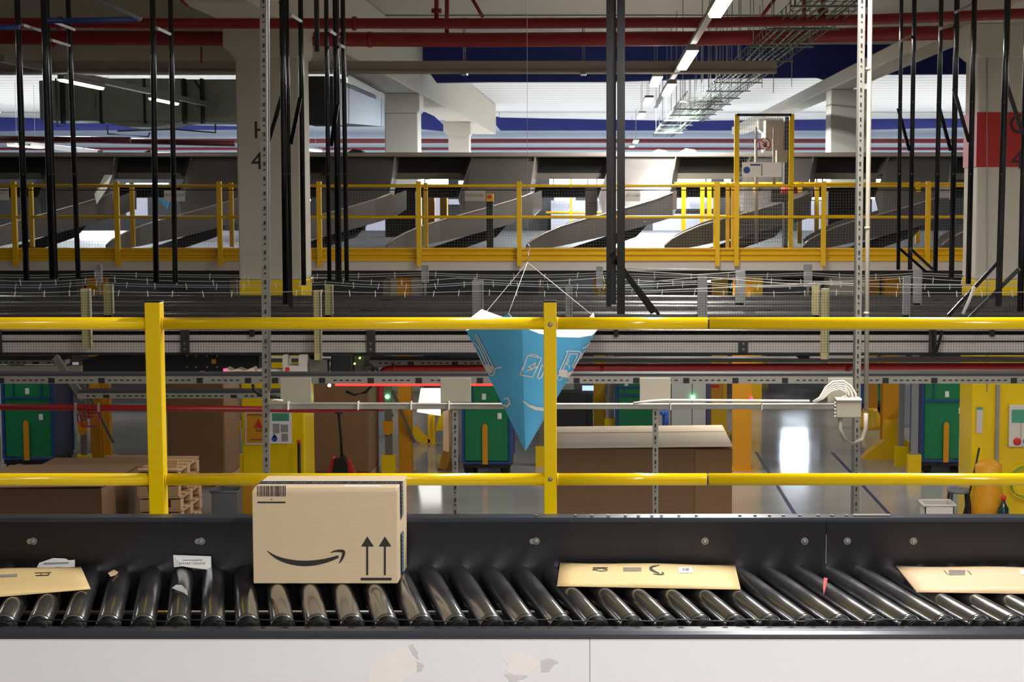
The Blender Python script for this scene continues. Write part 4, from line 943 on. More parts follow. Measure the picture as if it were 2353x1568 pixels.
p = P(2003, 1035, 30.6); MB().lathe([(0.26, 0), (0.24, 0.08), (0.15, 0.3), (0.13, 0.36)], (p.x, 30.85, 0), 14).build('foot', M['yellow2'], t)
t = wrap('column_foot', 'wide yellow foot of the orange post pair, right', 'column foot', at=PG(2046, 1090, 0))
p = P(2046, 1035, 27.5); MB().prism([(p.x-0.5, 0), (p.x+0.6, 0), (p.x+0.45, 0.1), (p.x+0.15, 0.35), (p.x+0.13, 0.62), (p.x-0.14, 0.62), (p.x-0.15, 0.3), (p.x-0.4, 0.12)], 'y', 27.2, 27.45).build('foot', M['yellow2'], t)
for x0, x1, D, lb in ((184, 197, 25.6, 'grey rack upright with yellow foot beside the left roll cage'), (534, 550, 25.6, 'grey rack upright with yellow foot left of the yellow column base'), (697, 711, 25.6, 'grey rack upright right of the yellow column base'),
                  (884, 900, 25.6, 'grey rack upright with yellow foot left of the amber column'), (2066, 2078, 26.5, 'grey rack upright right of the orange posts'), (2095, 2110, 25.6, 'grey rack upright against the right roll cage'), (1396, 1411, 29.8, 'pale rack upright right of the dull yellow column'), (1238, 1250, 26.5, 'grey rack upright behind the near yellow post'), (1748, 1760, 40, 'dark rack upright far in the aisle')):
    xa, xb = PX(x0, 980, D), PX(x1, 980, D)
    t = wrap('rack_upright', lb, 'rack upright', at=((xa+xb)/2, D, 0))
    MB().box(xa, xb, D, D+0.08, 0.0, 3.0).build('upright', M['galvd'] if x0 < 1396 else M['postg'], t)
    MB().box(xa-0.05, xb+0.05, D-0.03, D+0.12, 0, 0.32).build('foot_guard', M['yellow'], t)['label'] = 'yellow foot guard'
    if x0 in (184, 534, 884): MB().prism([(xa-0.02, PZ(995, D)), ((xa+xb)/2, PZ(1000, D)), (xb+0.02, PZ(995, D)), (xb+0.03, PZ(968, D)), (xa-0.03, PZ(968, D))], 'y', D-0.04, D).build('yellow_clip', M['orange'], t)
    if x0 in (184, 534, 884): MB().bar((xb, D+0.1, 1.3), (xb+0.3, D+0.4, 0.45), 0.04, 0.03).bar((xb-0.3, D+0.6, 1.3), (xb, D+0.1, 0.9), 0.04, 0.03).build('cross_brace', M['galvd'], t)
# yellow frame feet around the glowing screen
t = wrap('yellow_frame', 'yellow machine frame with bent legs behind the glowing screen', 'frame', at=PG(985, 1040, 0))
D = 29
MB().bar(P(992, 935, D), P(992, 1025, D), 0.12, 0.12).bar(P(948, 985, D), P(985, 1022, D), 0.16, 0.12).bar(P(985, 1025, D), P(1008, 1028, D), 0.14, 0.2).build('legs', M['yellow2'], t)
MB().slab([P(1012, 952, D), P(1030, 952, D), P(1032, 990, D), P(1001, 990, D), P(1003, 978, D)], (0, 0.3, 0)).build('side_shield', M['yellow'], t)
MB().bar(P(1027, 950, D-0.5), P(1028, 1075, 26.2), 0.1, 0.1).bar(P(1028, 1040, 26.3), P(1016, 1080, 26.2), 0.14, 0.1).build('dark_leg', M['orange'], t)
# bulk cartons
for x0, x1, y0, D, lb in ((384, 516, 868, 24.5, 'tall brown bulk carton right of the near yellow post'), (714, 850, 868, 25.0, 'tall brown bulk carton behind the pallet jack')):
    xa, xb = PX(x0, 980, D), PX(x1, 980, D)
    t = wrap('bulk_carton', lb, 'carton', at=((xa+xb)/2, D+0.5, 0))
    b = MB().box(xa, xb, D, D+1.0, 0.14, PZ(y0, D)).build('carton', M['boardd'], t, 0.03)
    p_ = MB()
    for z in (0.0, 0.12): p_.box(xa, xb, D, D+1.0, z, z+0.02)
    for k in range(3): p_.box(xa+k*(xb-xa-0.1)/2, xa+k*(xb-xa-0.1)/2+0.1, D, D+1.0, 0.02, 0.12)
    p_.build('pallet', M['wood'], t)
# cabinets and others behind the big stack
for x0, y0, x1, y1, D, mm, lb in ((1543, 884, 1590, 984, 27, 'cab', 'left pale grey cabinet behind the big cardboard stack'), (1591, 884, 1622, 984, 27, 'cab', 'middle pale grey cabinet with green lamp'), (1622, 884, 1634, 984, 27.4, 'slate', 'slim slate cabinet side beside the amber notice'),
                        (1262, 915, 1362, 1000, 30, 'darkg', 'dark covered table right of the banner tip'), (1268, 884, 1318, 915, 34, 'cab', 'pale grey cabinet far behind the banner')):
    xa, xb = PX(x0, 930, D), PX(x1, 930, D)
    one(MB().box(xa, xb, D, D+0.5, 0.0, PZ(y0-12, D)), 'cabinet', M[mm], lb, 'cabinet', bevel=0.01)
one(MB().lathe([(0.05, 0), (0.05, 0.3), (0.02, 0.33)], P(1529, 990, 26.5), 10).tube([P(1529, 950, 26.45), P(1519, 950, 26.4)], 0.03, 8), 'blue_canister', M['bsign'], 'blue canister standing behind the cardboard stack', 'canister')
t = wrap('notice_sign', 'amber notice sign on the yellow column behind the cardboard stack', 'sign', at=P(1640, 915, 29.95))
MB().pbox(1624, 882, 1662, 920, 29.95, 0.03).build('board', M['osign'], t); MB().pbox(1632, 885, 1652, 891, 29.93, 0.01).build('red_heading', M['redb'], t)
for i, (x0, y0, x1, y1, D, mm, lb) in enumerate([(1810, 888, 1880, 905, 42, 'lampd', 'upper pale daylight band at the end of the aisle'), (1800, 917, 1858, 928, 42, 'lampd', 'lower pale daylight band at the end of the aisle'), (130, 880, 137, 886, 40, 'lampd', 'x'),
                                        (196, 885, 206, 899, 40, 'lampw', 'tiny bright square left of the amber column'), (262, 885, 275, 899, 40, 'lampw', 'tiny bright square right of the amber column'), (282, 885, 290, 899, 40, 'lampw', 'second tiny bright square right of the amber column'),
                                        (319, 885, 342, 899, 40, 'lampd', 'tiny cream square left of the near yellow post'), (0, 884, 6, 1052, 28, 'plasticw', 'pale vertical strip at the very left edge'), (1170, 1040, 1180, 1070, 30, 'lampd', 'x')]):
    if lb != 'x': one(MB().pbox(x0, y0, x1, y1, D, 0.05), 'daylight_opening', M[mm], lb, 'panel')
t = wrap('floor_conveyor', 'dark conveyor line low at the end of the aisle', 'conveyor', at=PG(1830, 960, 0))
D = 37
MB().pbox(1760, 905, 1900, 914, D, 0.6).pbox(1760, 930, 1905, 944, D-1, 0.6).build('bed', M['darkg'], t)
for x in (1765, 1830, 1895): MB().box(PX(x, 930, D-0.8), PX(x+4, 930, D-0.8), D-0.8, D-0.7, 0, PZ(944, D-1)).build('leg', M['darkg'], t)
# daylight seen in the racks (pale floor-level sheets)
for x0, y0, x1, y1, D, mm, lb in ((850, 885, 886, 1052, 30, 'farw', 'pale blue wall sheet left of the grey rack upright with the amber column'), (518, 985, 556, 1045, 30, 'plasticw', 'pale sheet behind the rack left of the yellow column base'), (520, 900, 556, 985, 30, 'postg', 'grey sheet behind the rack left of the yellow column base'),
                                  (1180, 1010, 1240, 1050, 30, 'plasticw', 'pale sheet behind the banner tip'), (176, 985, 207, 1040, 30, 'plasticw', 'pale sheet behind the rack beside the left roll cage'), (2078, 884, 2096, 1060, 31, 'farw', 'pale daylight slit between the racks at right'), (256, 930, 340, 1040, 33, 'postg', 'grey sheet wall right of the amber columns at left')):
    one(MB().pbox(x0, y0, x1, y1, D, 0.05), 'partition_sheet', M[mm], lb, 'panel')
# pallet jack
t = wrap('pallet_jack', 'red pallet jack with tall black handle before a brown bulk carton', 'pallet jack', at=PG(780, 1090, 0))
D = 24.2; c = P(782, 1070, D)
MB().tube([P(778, 950, D), P(783, 1000, D), P(786, 1055, D)], 0.02, 8).build('handle', M['blackm'], t)
MB().tube([P(770, 948, D), P(786, 948, D)], 0.022, 8).build('grip', M['blackm'], t)
MB().prism([(c.x-0.12, c.z-0.18), (c.x+0.12, c.z-0.18), (c.x+0.1, c.z+0.05), (c.x+0.03, c.z+0.14), (c.x-0.06, c.z+0.1)], 'y', D-0.05, D+0.15).build('pump_housing', M['blackm'], t)
MB().prism([(c.x-0.2, c.z-0.22), (c.x-0.13, c.z-0.22), (c.x-0.08, c.z+0.1), (c.x-0.13, c.z+0.1)], 'y', D, D+0.2).prism([(c.x+0.14, c.z-0.22), (c.x+0.24, c.z-0.22), (c.x+0.12, c.z+0.08), (c.x+0.08, c.z+0.06)], 'y', D, D+0.2).build('chassis', M['colred'], t)
for s in (-0.17, 0.17): MB().box(c.x+s-0.08, c.x+s+0.08, D+0.1, D+0.75, 0.06, 0.12).build('fork', M['colred'], t)
for s in (-0.07, 0.07): MB().lathe([(0.03, -0.03), (0.1, -0.03), (0.1, 0.03), (0.03, 0.03)], (c.x+s, D, 0.1), 14, 'y').build('wheel', M['blackm'], t)
t = wrap('broom_handle', 'black pole with red tip leaning on the yellow column base', 'pole', at=PG(690, 1090, 0))
MB().tube([P(687, 1018, 21.3), P(689, 1180, 21.2)], 0.022, 8).build('pole', M['blackm'], t); MB().tube([P(687, 1012, 21.3), P(687, 1020, 21.3)], 0.024, 8).build('tip', M['redb'], t)
# signs on the H4 column base
t = wrap('warning_sheet', 'amber warning sheet in a plastic sleeve on the yellow column base', 'sign', at=P(588, 1020, DC-0.03))
MB().pbox(563, 948, 612, 1023, DC-0.03, 0.005).build('sleeve', M['film'], t)
MB().pbox(567, 950, 609, 1018, DC-0.036, 0.005).build('sheet', M['osign'], t)
MB().slab([P(584, 984, DC-0.045), P(604, 984, DC-0.045), P(594, 962, DC-0.045)], (0, 0.003, 0)).build('warning_triangle', M['redb'], t)
MB().pbox(569, 952, 604, 956, DC-0.04, 0.003).pbox(588, 988, 606, 992, DC-0.04, 0.003).pbox(575, 1009, 606, 1012, DC-0.04, 0.003).build('print_lines', M['boardd'], t)
t = wrap('safety_notice', 'white safety notice with green heading and blue drop on the yellow column base', 'sign', at=P(645, 1020, DC-0.03))
MB().pbox(620, 946, 670, 1020, DC-0.03, 0.01).build('board', M['labelw'], t)
MB().pbox(625, 950, 664, 968, DC-0.034, 0.003).build('green_heading', M['gsign'], t)
MB().pbox(627, 974, 642, 996, DC-0.034, 0.003).pbox(645, 976, 662, 994, DC-0.034, 0.003).pbox(647, 997, 662, 1015, DC-0.034, 0.003).build('text_blocks', M['grey'], t)
c = P(631, 1009, DC-0.034); MB().lathe([(0.036, 0), (0.036, -0.003)], c, 18, 'y').slab([(c.x-0.03, c.y-0.003, c.z+0.02), (c.x+0.03, c.y-0.003, c.z+0.02), (c.x, c.y-0.003, c.z+0.07)], (0, 0.002, 0)).build('blue_drop', M['bsign'], t)
# right column furnishings
t = wrap('control_panel_sign', 'white control sign with green window and red button on the right yellow column base', 'sign', at=P(2340, 1028, DC-0.05))
MB().pbox(2319, 932, 2380, 1028, DC-0.07, 0.06).build('board', M['plasticw'], t, 0.01)
MB().pbox(2325, 942, 2375, 972, DC-0.076, 0.005).build('green_window', M['gsign'], t)
MB().lathe([(0.05, 0), (0.05, -0.012), (0.03, -0.02)], P(2337, 1015, DC-0.072), 18, 'y').build('red_button', M['redb'], t)
MB().lathe([(0.05, 0), (0.05, -0.012)], P(2360, 1015, DC-0.072), 18, 'y').build('blue_button', M['bsign'], t)
MB().pbox(2345, 972, 2346.5, 1022, DC-0.074, 0.003).build('divider', M['grey'], t)
t = wrap('conduit_strip', 'grey vertical conduit on the right yellow column base', 'conduit', at=P(2291, 1180, DC))
MB().pbox(2287, 885, 2295, 1200, DC-0.06, 0.05).build('strip', M['galv'], t)
t = wrap('small_notice', 'small pale notice with green heading on the left face of the right yellow column', 'sign', at=P(2250, 995, DC))
MB().pbox(2244, 936, 2258, 996, DC-0.035, 0.012).build('sheet', M['panelg'], t); MB().pbox(2244, 936, 2258, 942, DC-0.04, 0.003).build('heading', M['gsign'], t)
t = wrap('hose_coil', 'coiled thin green hose on the right yellow column base', 'hose', at=P(2352, 1105, DC-0.06))
c = P(2353, 1106, DC-0.08)
MB().tube([(c.x+0.19*math.cos(a*math.pi/16)*(1+0.05*math.sin(a)), c.y-0.002*a, c.z+0.19*math.sin(a*math.pi/16)) for a in range(65)], 0.011, 6).build('coil', M['hose'], t)
t = wrap('bin_bag', 'crumpled orange bag beside the right yellow column base', 'bag', at=PG(2275, 1200, 0))
b = MB().lathe([(0.1, 0.0), (0.2, 0.05), (0.21, 0.35), (0.16, 0.55), (0.17, 0.8), (0.1, 0.86)], (PX(2270, 1150, 20.9), 20.9, 0.12), 12); b.build('bag', M['orange'], t)
MB().lathe([(0.12, 0.0), (0.1, 0.12)], (PX(2270, 1150, 20.9), 20.9, 0.0), 12).build('base', M['yellow'], t)
t = wrap('spray_bottle', 'dark green spray bottle with white label at the foot of the right column', 'bottle', at=P(2305, 1190, 20.6))
q = P(2305, 1205, 20.6)
MB().lathe([(0.065, 0), (0.068, 0.02), (0.068, 0.2), (0.03, 0.26), (0.022, 0.3)], q, 16).build('bottle', M['bottle'], t)
MB().lathe([(0.0695, 0.03), (0.0695, 0.13)], q, 16).build('label', M['gsign'], t)
MB().lathe([(0.03, 0.3), (0.035, 0.34), (0.015, 0.36)], q, 10).build('cap', M['redb'], t)
t = wrap('bottle_stand', 'dark pedestal under the spray bottle at right', 'stand', at=(q.x, 20.6, 0))
MB().box(q.x-0.12, q.x+0.12, 20.5, 20.75, 0, q.z).build('pedestal', M['blackm'], t)
t = wrap('leaning_pole', 'thin dark pole leaning between the basket and the right yellow column', 'pole', at=PG(2215, 1190, 0))
MB().tube([P(2250, 1030, 21.2), P(2238, 1090, 21.1), P(2212, 1195, 20.9)], 0.014, 8).build('pole', M['blackm'], t)
t = wrap('plastic_basket', 'white plastic basket on a stand at lower right', 'basket', at=PG(2160, 1190, 0))
D = 20.6; x0, x1 = PX(2122, 1165, D), PX(2196, 1165, D); zt = PZ(1162, D)
MB().box(x0+0.03, x1-0.03, D, D+0.35, zt-0.22, zt-0.2).box(x0+0.02, x1-0.02, D, D+0.012, zt-0.2, zt).box(x0+0.02, x1-0.02, D+0.34, D+0.352, zt-0.2, zt).box(x0+0.02, x0+0.032, D, D+0.35, zt-0.2, zt).box(x1-0.032, x1-0.02, D, D+0.35, zt-0.2, zt).build('basket', M['plasticw'], t)
MB().tube([(x0, D-0.01, zt), (x1, D-0.01, zt), (x1, D+0.36, zt), (x0, D+0.36, zt), (x0, D-0.01, zt)], 0.014, 8).build('rim', M['plasticw'], t)
MB().box(x0+0.05, x1-0.05, D+0.02, D+0.32, zt-0.19, zt-0.08).build('contents', M['darkg'], t)
MB().box((x0+x1)/2-0.1, (x0+x1)/2+0.1, D+0.05, D+0.3, 0, zt-0.22).build('stand', M['galvd'], t)
t = wrap('stool', 'grey stool with dark legs beside the white basket', 'stool', at=PG(2200, 1190, 0))
D = 21.1; c = P(2203, 1132, D)
MB().lathe([(0.14, 0), (0.15, 0.03), (0.13, 0.05)], c, 16).build('seat', M['plasticg'], t)
for dx, dy in ((-0.13, -0.1), (0.13, -0.1), (-0.13, 0.1), (0.13, 0.1)): MB().tube([(c.x+dx*0.8, c.y+dy*0.8, c.z), (c.x+dx*1.2, c.y+dy*1.2, 0)], 0.02, 8).build('leg', M['darkg'], t)
t = wrap('grey_crate', 'open grey plastic crate on the floor behind the brown parcel box', 'crate', at=PG(515, 1200, 0))
D = 21.0; x0, x1 = PX(484, 1155, D), PX(547, 1155, D); zt = PZ(1131, D)
MB().box(x0+0.02, x1-0.02, D, D+0.5, zt-0.34, zt-0.32).box(x0+0.01, x1-0.01, D, D+0.02, zt-0.32, zt-0.02).box(x0+0.01, x1-0.01, D+0.48, D+0.5, zt-0.32, zt-0.02).box(x0+0.01, x0+0.03, D+0.021, D+0.479, zt-0.32, zt-0.02).box(x1-0.03, x1-0.01, D+0.021, D+0.479, zt-0.32, zt-0.02).build('crate', M['plasticg'], t)
MB().tube([(x0, D, zt), (x1, D, zt), (x1, D+0.5, zt), (x0, D+0.5, zt), (x0, D, zt)], 0.016, 6).build('rim', M['plasticg'], t)
MB().box(x0, x1, D, D+0.5, 0, zt-0.345).build('lower_crate', M['plasticg'], t)
t = wrap('orange_post_guard', 'orange guard at the foot of the H4 column left of the parcel box', 'guard', at=PG(563, 1200, 0))
MB().box(PX(549, 1150, 21.3), PX(583, 1150, 21.3), 21.3, 21.45, 0, PZ(1112, 21.3)).build('guard', M['orange'], t, 0.02)
# stacks of flat cardboard
def board_stack(front, D0, D1, ytop, label, x_split=None, top='boardt'):
    x0, x1 = front
    xa, xb = PX(x0, 1080, D0), PX(x1, 1080, D0); zt = PZ(ytop, D0)
    t = wrap('cardboard_stack', label, 'cardboard stack', at=((xa+xb)/2, (D0+D1)/2, 0))
    MB().box(xa, xb, D0, D1, 0.15, zt-0.012).build('sheets', M['sheets'], t)
    n = 14; vs = []; 
    for i in range(n+1):
        u = i/n; x = xa-0.01+(xb-xa+0.02)*u; z = zt + (0.0+0.016*u)
        vs += [(x, D0-0.01, z-0.008), (x, D1+0.01, z-0.008), (x, D1+0.01, z), (x, D0-0.01, z)]
    fs = []
    for i in range(n):
        for k in range(4): fs.append((i*4+k, (i+1)*4+k, (i+1)*4+(k+1) % 4, i*4+(k+1) % 4))
    fs += [(0, 1, 2, 3), (n*4+3, n*4+2, n*4+1, n*4)]
    MB().add(vs, fs).build('top_sheet', M[top], t)
    if x_split: MB().box(PX(x_split, 1080, D0), xb+0.004, D0-0.012, D0-0.001, 0.16, zt-0.02).build('short_sheets', M['boardd'], t)
    p = MB()
    for z in (0.0, 0.12): p.box(xa, xb, D0, D1, z, z+0.02)
    for k in range(3): p.box(xa+k*(xb-xa-0.1)/2, xa+k*(xb-xa-0.1)/2+0.1, D0, D1, 0.02, 0.12)
    p.build('pallet', M['wood'], t)
    return t, zt, xa, xb
t, zt, xa, xb = board_stack((1262, 1681), 15.0, 16.35, 1029, 'big pale-topped stack of flat cardboard right of the near yellow post', 1597)
MB().tube([(xa, 15.9, zt+0.001), (xb, 15.9, zt+0.017)], 0.003, 4).build('fold_line', M['boardd'], t)
t, zt, xa, xb = board_stack((-90, 232), 16.6, 18.0, 1121, 'low wide stack of flat cardboard at the lower left edge', None, 'boardd')
one(MB().box(PX(60, 1125, 18.2), PX(338, 1125, 18.2), 18.2, 19.2, 0.0, PZ(1085, 18.2)), 'cardboard_stack', M['boardd'], 'brown cardboard stack side between the left stack and the pallets', 'cardboard stack')
# pallets pile
t0 = None
D = 17.0; xa, xb = PX(318, 1125, D), PX(412, 1125, D); n = 16
def pallet(x0, x1, y0, y1, z, label):
    t = wrap('wooden_pallet', label, 'pallet', 'pallets piled at lower left', at=((x0+x1)/2, (y0+y1)/2, z))
    m = MB()
    for k in range(5): yy = y0+k*(y1-y0-0.1)/4; m.box(x0, x1, yy, yy+0.1, z+0.115, z+0.135)
    m.build('top_boards', M['wood'], t)
    m = MB()
    for k in range(3):
        for j in range(3): m.box(x0+k*(x1-x0-0.1)/2, x0+k*(x1-x0-0.1)/2+0.1, y0+j*(y1-y0-0.12)/2, y0+j*(y1-y0-0.12)/2+0.12, z+0.02, z+0.1)
    m.build('blocks', M['wood'], t)
    MB().box(x0, x1, y0, y0+0.1, z+0.0, z+0.02).box(x0, x1, y1-0.1, y1, z+0.0, z+0.02).box(x0, x1, y0+0.1, y1-0.1, z+0.1, z+0.114).build('bottom_boards', M['wood'], t)
k = 0
while k*0.137 < PZ(1085, D)-0.0:
    j = random.uniform(-0.015, 0.015)
    pallet(xa+j, xb+j, D, D+0.9, k*0.137, 'wooden pallet, number %s from the floor in the pile by the near yellow post' % ['one', 'two', 'three', 'four', 'five', 'six', 'seven', 'eight', 'nine', 'ten', 'eleven', 'twelve', 'thirteen', 'fourteen', 'fifteen'][k]); k += 1
pallet(PX(175, 1080, 19.5), PX(318, 1080, 19.5), 19.5, 20.7, PZ(1082, 19.5)-0.14, 'wooden pallet lying flat behind the low cardboard stack')
p = bpy.data.objects['wooden_pallet.%03d' % k] if ('wooden_pallet.%03d' % k) in bpy.data.objects else None
if p: del p['group']
one(MB().box(PX(178, 1080, 19.5), PX(315, 1080, 19.5), 19.52, 20.68, 0, PZ(1082, 19.5)-0.141), 'bulk_carton', M['boardd'], 'brown carton under the flat wooden pallet at left', 'carton')
one(MB().slab([P(375, 1058, 17.1), P(408, 1058, 17.1), P(405, 1080, 17.1), P(378, 1078, 17.1)], (0, 0.04, 0)), 'wood_board', M['wood'], 'upright wooden board on top of the pallet pile', 'board')
# floor tape
def tape_line(a, b, lb):
    p, q = PG(*a, 0.0), PG(*b, 0.0); d = (q-p).normalized(); nrm = Vector((-d.y, d.x, 0))*0.026
    one(MB().slab([p+nrm, p-nrm, q-nrm, q+nrm], (0, 0, 0.003)), 'floor_tape', M['mark'], lb, 'floor tape')
tape_line((1738, 1040), (1850, 1220), 'violet floor tape line right of the cardboard stack')
tape_line((1912, 1040), (2078, 1220), 'violet floor tape line behind the right slotted strut')
# ------------------------------------------------------------------ near railing
DN = 6.4
t = wrap('near_railing', 'bright yellow steel railing crossing the foreground behind the conveyor', 'railing', at=(0, DN, PZ(1300, DN)))
for xt, xb_, w_, yt in ((359.5, 364, 36, 694), (1264.5, 1267, 29, 694)):
    z0, z1 = PZ(1420, DN), PZ(yt, DN); xc = PX(xt, 940, DN); h = w_/2*DN/F
    po = MB().box(xc-h, xc+h, DN-h, DN+h, z0, z1).build('post', M['yellow'], t, 0.004)
    MB().box(xc-h-0.001, xc+h+0.001, DN-h-0.001, DN+h+0.001, z1, z1+0.006).build('end_cap', M['blackcap'], po)
    if xt > 1000:
        for y in (746, 1102):
            q = P(xt, y, DN-h); MB().lathe([(0.009, 0), (0.009, -0.003), (0.004, -0.0035)], (q.x, DN-h, q.z), 14, 'y').build('rivet', M['thin'], po)
for ya, yb_ in ((743.5, 742), (1102, 1104.5)):
    zA = PZ(ya, DN); r = 14.3*DN/F
    for x0, x1 in ((-700, 341), (379, 1250), (1281, 1625), (1628.5, 3100)):
        MB().tube([(PX(x0, 900, DN), DN, zA), (PX(x1, 900, DN), DN, zA)], r, 28).build('rail_tube', M['yellow'], t)
    MB().tube([(PX(1620, 900, DN), DN, zA), (PX(1634, 900, DN), DN, zA)], r*0.9, 20).build('joint_sleeve', M['blackcap'], t)
    for x in (341, 379, 1250, 1281): MB().tube([(PX(x-1.5, 900, DN), DN, zA), (PX(x+1.5, 900, DN), DN, zA)], r*1.04, 24).build('weld_ring', M['yellow'], t)

# ------------------------------------------------------------------ roller conveyor
ZR = PZ(1302, 5.75)            # roller top height
DB, DF = 5.76, 5.03
RR = 0.037; SK = (500-VPX)/F    # skew of the rollers
ZA = ZR-RR
t = wrap('roller_conveyor', 'foreground roller conveyor with black back plate, skewed steel rollers and white front panel', 'conveyor', at=(0, 5.4, ZR-0.6))
xL, xR = PX(-520, 1300, DB)-0.1, PX(2900, 1300, DB)+0.1
# back plate with half-round cut-outs
zt = PZ(1197, DB); xs_seam = PX(1898, 1300, DB)
def plate(xa, xb):
    m = MB().box(xa, xb, DB, DB+0.004, ZA-0.12, zt)
    return m.build('back_plate', M['darkal'], t)
pl1 = plate(xL, xs_seam-0.0012); pl2 = plate(xs_seam+0.0012, xR)
MB().prism([(DB-0.004, zt-0.004), (DB-0.004, zt+0.004), (DB+0.002, zt+0.01), (DB+0.06, zt+0.012), (DB+0.062, zt-0.06), (DB+0.058, zt-0.06), (DB+0.056, zt+0.004), (DB+0.004, zt-0.001)], 'x', xL, xR).build('top_flange', M['lip'], t)
x = xL
k = 0
for x in (1232, 1322, 1360, 1398, 1437, 1467, 1498, 1520, 1560, 1600, 1700, 1735, 1768, 1800, 1838, 1880, 1912, 1945, 1980, 2040):
    c = P(x, 1190, DB+0.03); MB().lathe([(0.006, 0.0), (0.006, 0.003)], (c.x, DB+0.03, zt+0.012), 10).build('flange_rivet', M['thin'], t)
MB().box(PX(1960, 1189, DB+.03), PX(2045, 1189, DB+.03), DB+0.02, DB+0.04, zt+0.012, zt+0.016).build('flange_clip', M['thin'], t)
for x in (77, 463, 1232, 1620, 1849, 1947, 2099):
    c = P(x, 1244, DB)
    b = MB().lathe([(0.0125, 0), (0.0125, -0.002)], (c.x, DB, c.z), 18, 'y').build('washer', M['thin'], t)
    MB().lathe([(0.0085, -0.002), (0.0085, -0.008), (0.005, -0.010)], (c.x, DB, c.z), 6, 'y').build('bolt', M['thin'], b)
    if x < 500 or x == 1232: MB().lathe([(0.010, 0), (0.010, -0.0015)], (c.x-0.013, DB, c.z-0.001), 14, 'y').build('scuff_ring', M['thin'], b)
# rollers
pitch = 0.1063
x0 = PX(1055, 1425, DF)
proto = None
rol = []
for k in range(-18, 28):
    xf = x0 + k*pitch
    if k == -18:
        a = Vector((SK*0.045, 0.045, 0)); b = Vector((SK*(DB-DF+0.03), DB-DF+0.03, 0)); d = (b-a).normalized()
        L_ = (b-a).length
        r1 = MB().tube([a, a+d*0.004, a+d*0.008, b-d*0.014, b-d*0.004, b], RR, 32, rs=[RR-0.004, RR-0.001, RR, RR, RR-0.002, RR-0.005]).build('roller', M['steel'], None)
        c1 = MB().tube([a-d*0.046, a-d*0.043, a-d*0.036, a-d*0.033, a-d*0.030, a-d*0.020, a-d*0.017, a-d*0.014, a-d*0.002, a], RR-0.006, 24, rs=[RR-0.012, RR-0.005, RR-0.005, RR-0.011, RR-0.005, RR-0.005, RR-0.011, RR-0.005, RR-0.005, RR-0.003]).build('end_pulley', M['pulley'], None)
        g1 = MB().tube([a+d*0.012, a+d*0.015], RR+0.0015, 24).build('belt_groove', M['blackcap'], None)
        h1 = MB().tube([b-d*0.010+Vector((0, 0.0, 0)), b+d*0.0], RR+0.0035, 32).build('bearing_ring', M['blackcap'], None)
        proto = (r1, c1, g1, h1)
    parts = proto if k == -18 else tuple(o.copy() for o in proto)
    for o in parts:
        if k != -18: C.objects.link(o)
    parts[0].parent = t; parts[0].matrix_parent_inverse = Matrix.Translation(t.location).inverted()
    parts[0].location = (xf, DF, ZA)
    for o in parts[1:]: o.parent = parts[0]; o.location = (0, 0, 0); o.matrix_parent_inverse = Matrix.Identity(4)
    rol.append((xf, parts[0]))
# drive bands hopping between the front ends
for i in range(len(rol)-1):
    xa, xb = rol[i][0], rol[i+1][0]; zz = ZA+RR-0.009; off = 0.0 if i % 2 else 0.0165
    MB().tube([(xa-0.008, DF+0.007+off, zz-0.0005), (xa+0.006, DF+0.007+off, zz+0.0015), (xa+0.02, DF+0.007+off, zz), (xb-0.02, DF+0.007+off, zz-0.002), (xb-0.004, DF+0.007+off, zz+0.0005), (xb+0.012, DF+0.007+off, zz-0.003)], 0.0022, 8).build('drive_band', M['blackcap'], t)
# bed pan and front rail
MB().box(xL, xR, DF+0.02, DB-0.002, ZA-0.135, ZA-0.125).build('bed_pan', M['blackm'], t)
zf = PZ(1440, 5.006)
MB().box(xL, xR, DF-0.035, DF-0.028, ZA-0.12, zf-0.002).build('inner_frame', M['lip'], t)
zl = PZ(1466, 4.93)
prof = [(DF-0.024, zf-0.004), (DF-0.024, zf), (DF-0.05, zf+0.001), (DF-0.075, zf-0.001), (DF-0.092, zf-0.007), (DF-0.1, zf-0.016), (DF-0.1, zl), (DF-0.094, zl), (DF-0.094, zf-0.02), (DF-0.07, zf-0.008)]
MB().prism(prof, 'x', xL, xR).build('front_lip', M['lip'], t, 0.0)
i = 0
x = xL+0.03
sl = MB()
while x < xR-0.05:
    q = [(x+0.009*math.cos(a*math.pi/5), DF-0.041+0.007*math.sin(a*math.pi/5), zf+0.0019) for a in range(10)]
    sl.add(q, [tuple(range(10))]); x += pitch*0.62
sl.build('slot_holes', M['pulley'], t)['kind'] = 'stuff'
DW = DF-0.092
fp = []
xm = PX(1355, 1500, DW)
for a, b in ((xL, xm-0.0006), (xm+0.0006, xR)):
    fp.append(MB().box(a, b, DW, DW+0.012, ZR-0.75, zl-0.0008).build('front_panel', M['white'], t, 0.002))
MB().box(xL, xR, DW-0.004, DW, zl-0.003, zl+0.001).build('panel_edge', M['thin'], t)
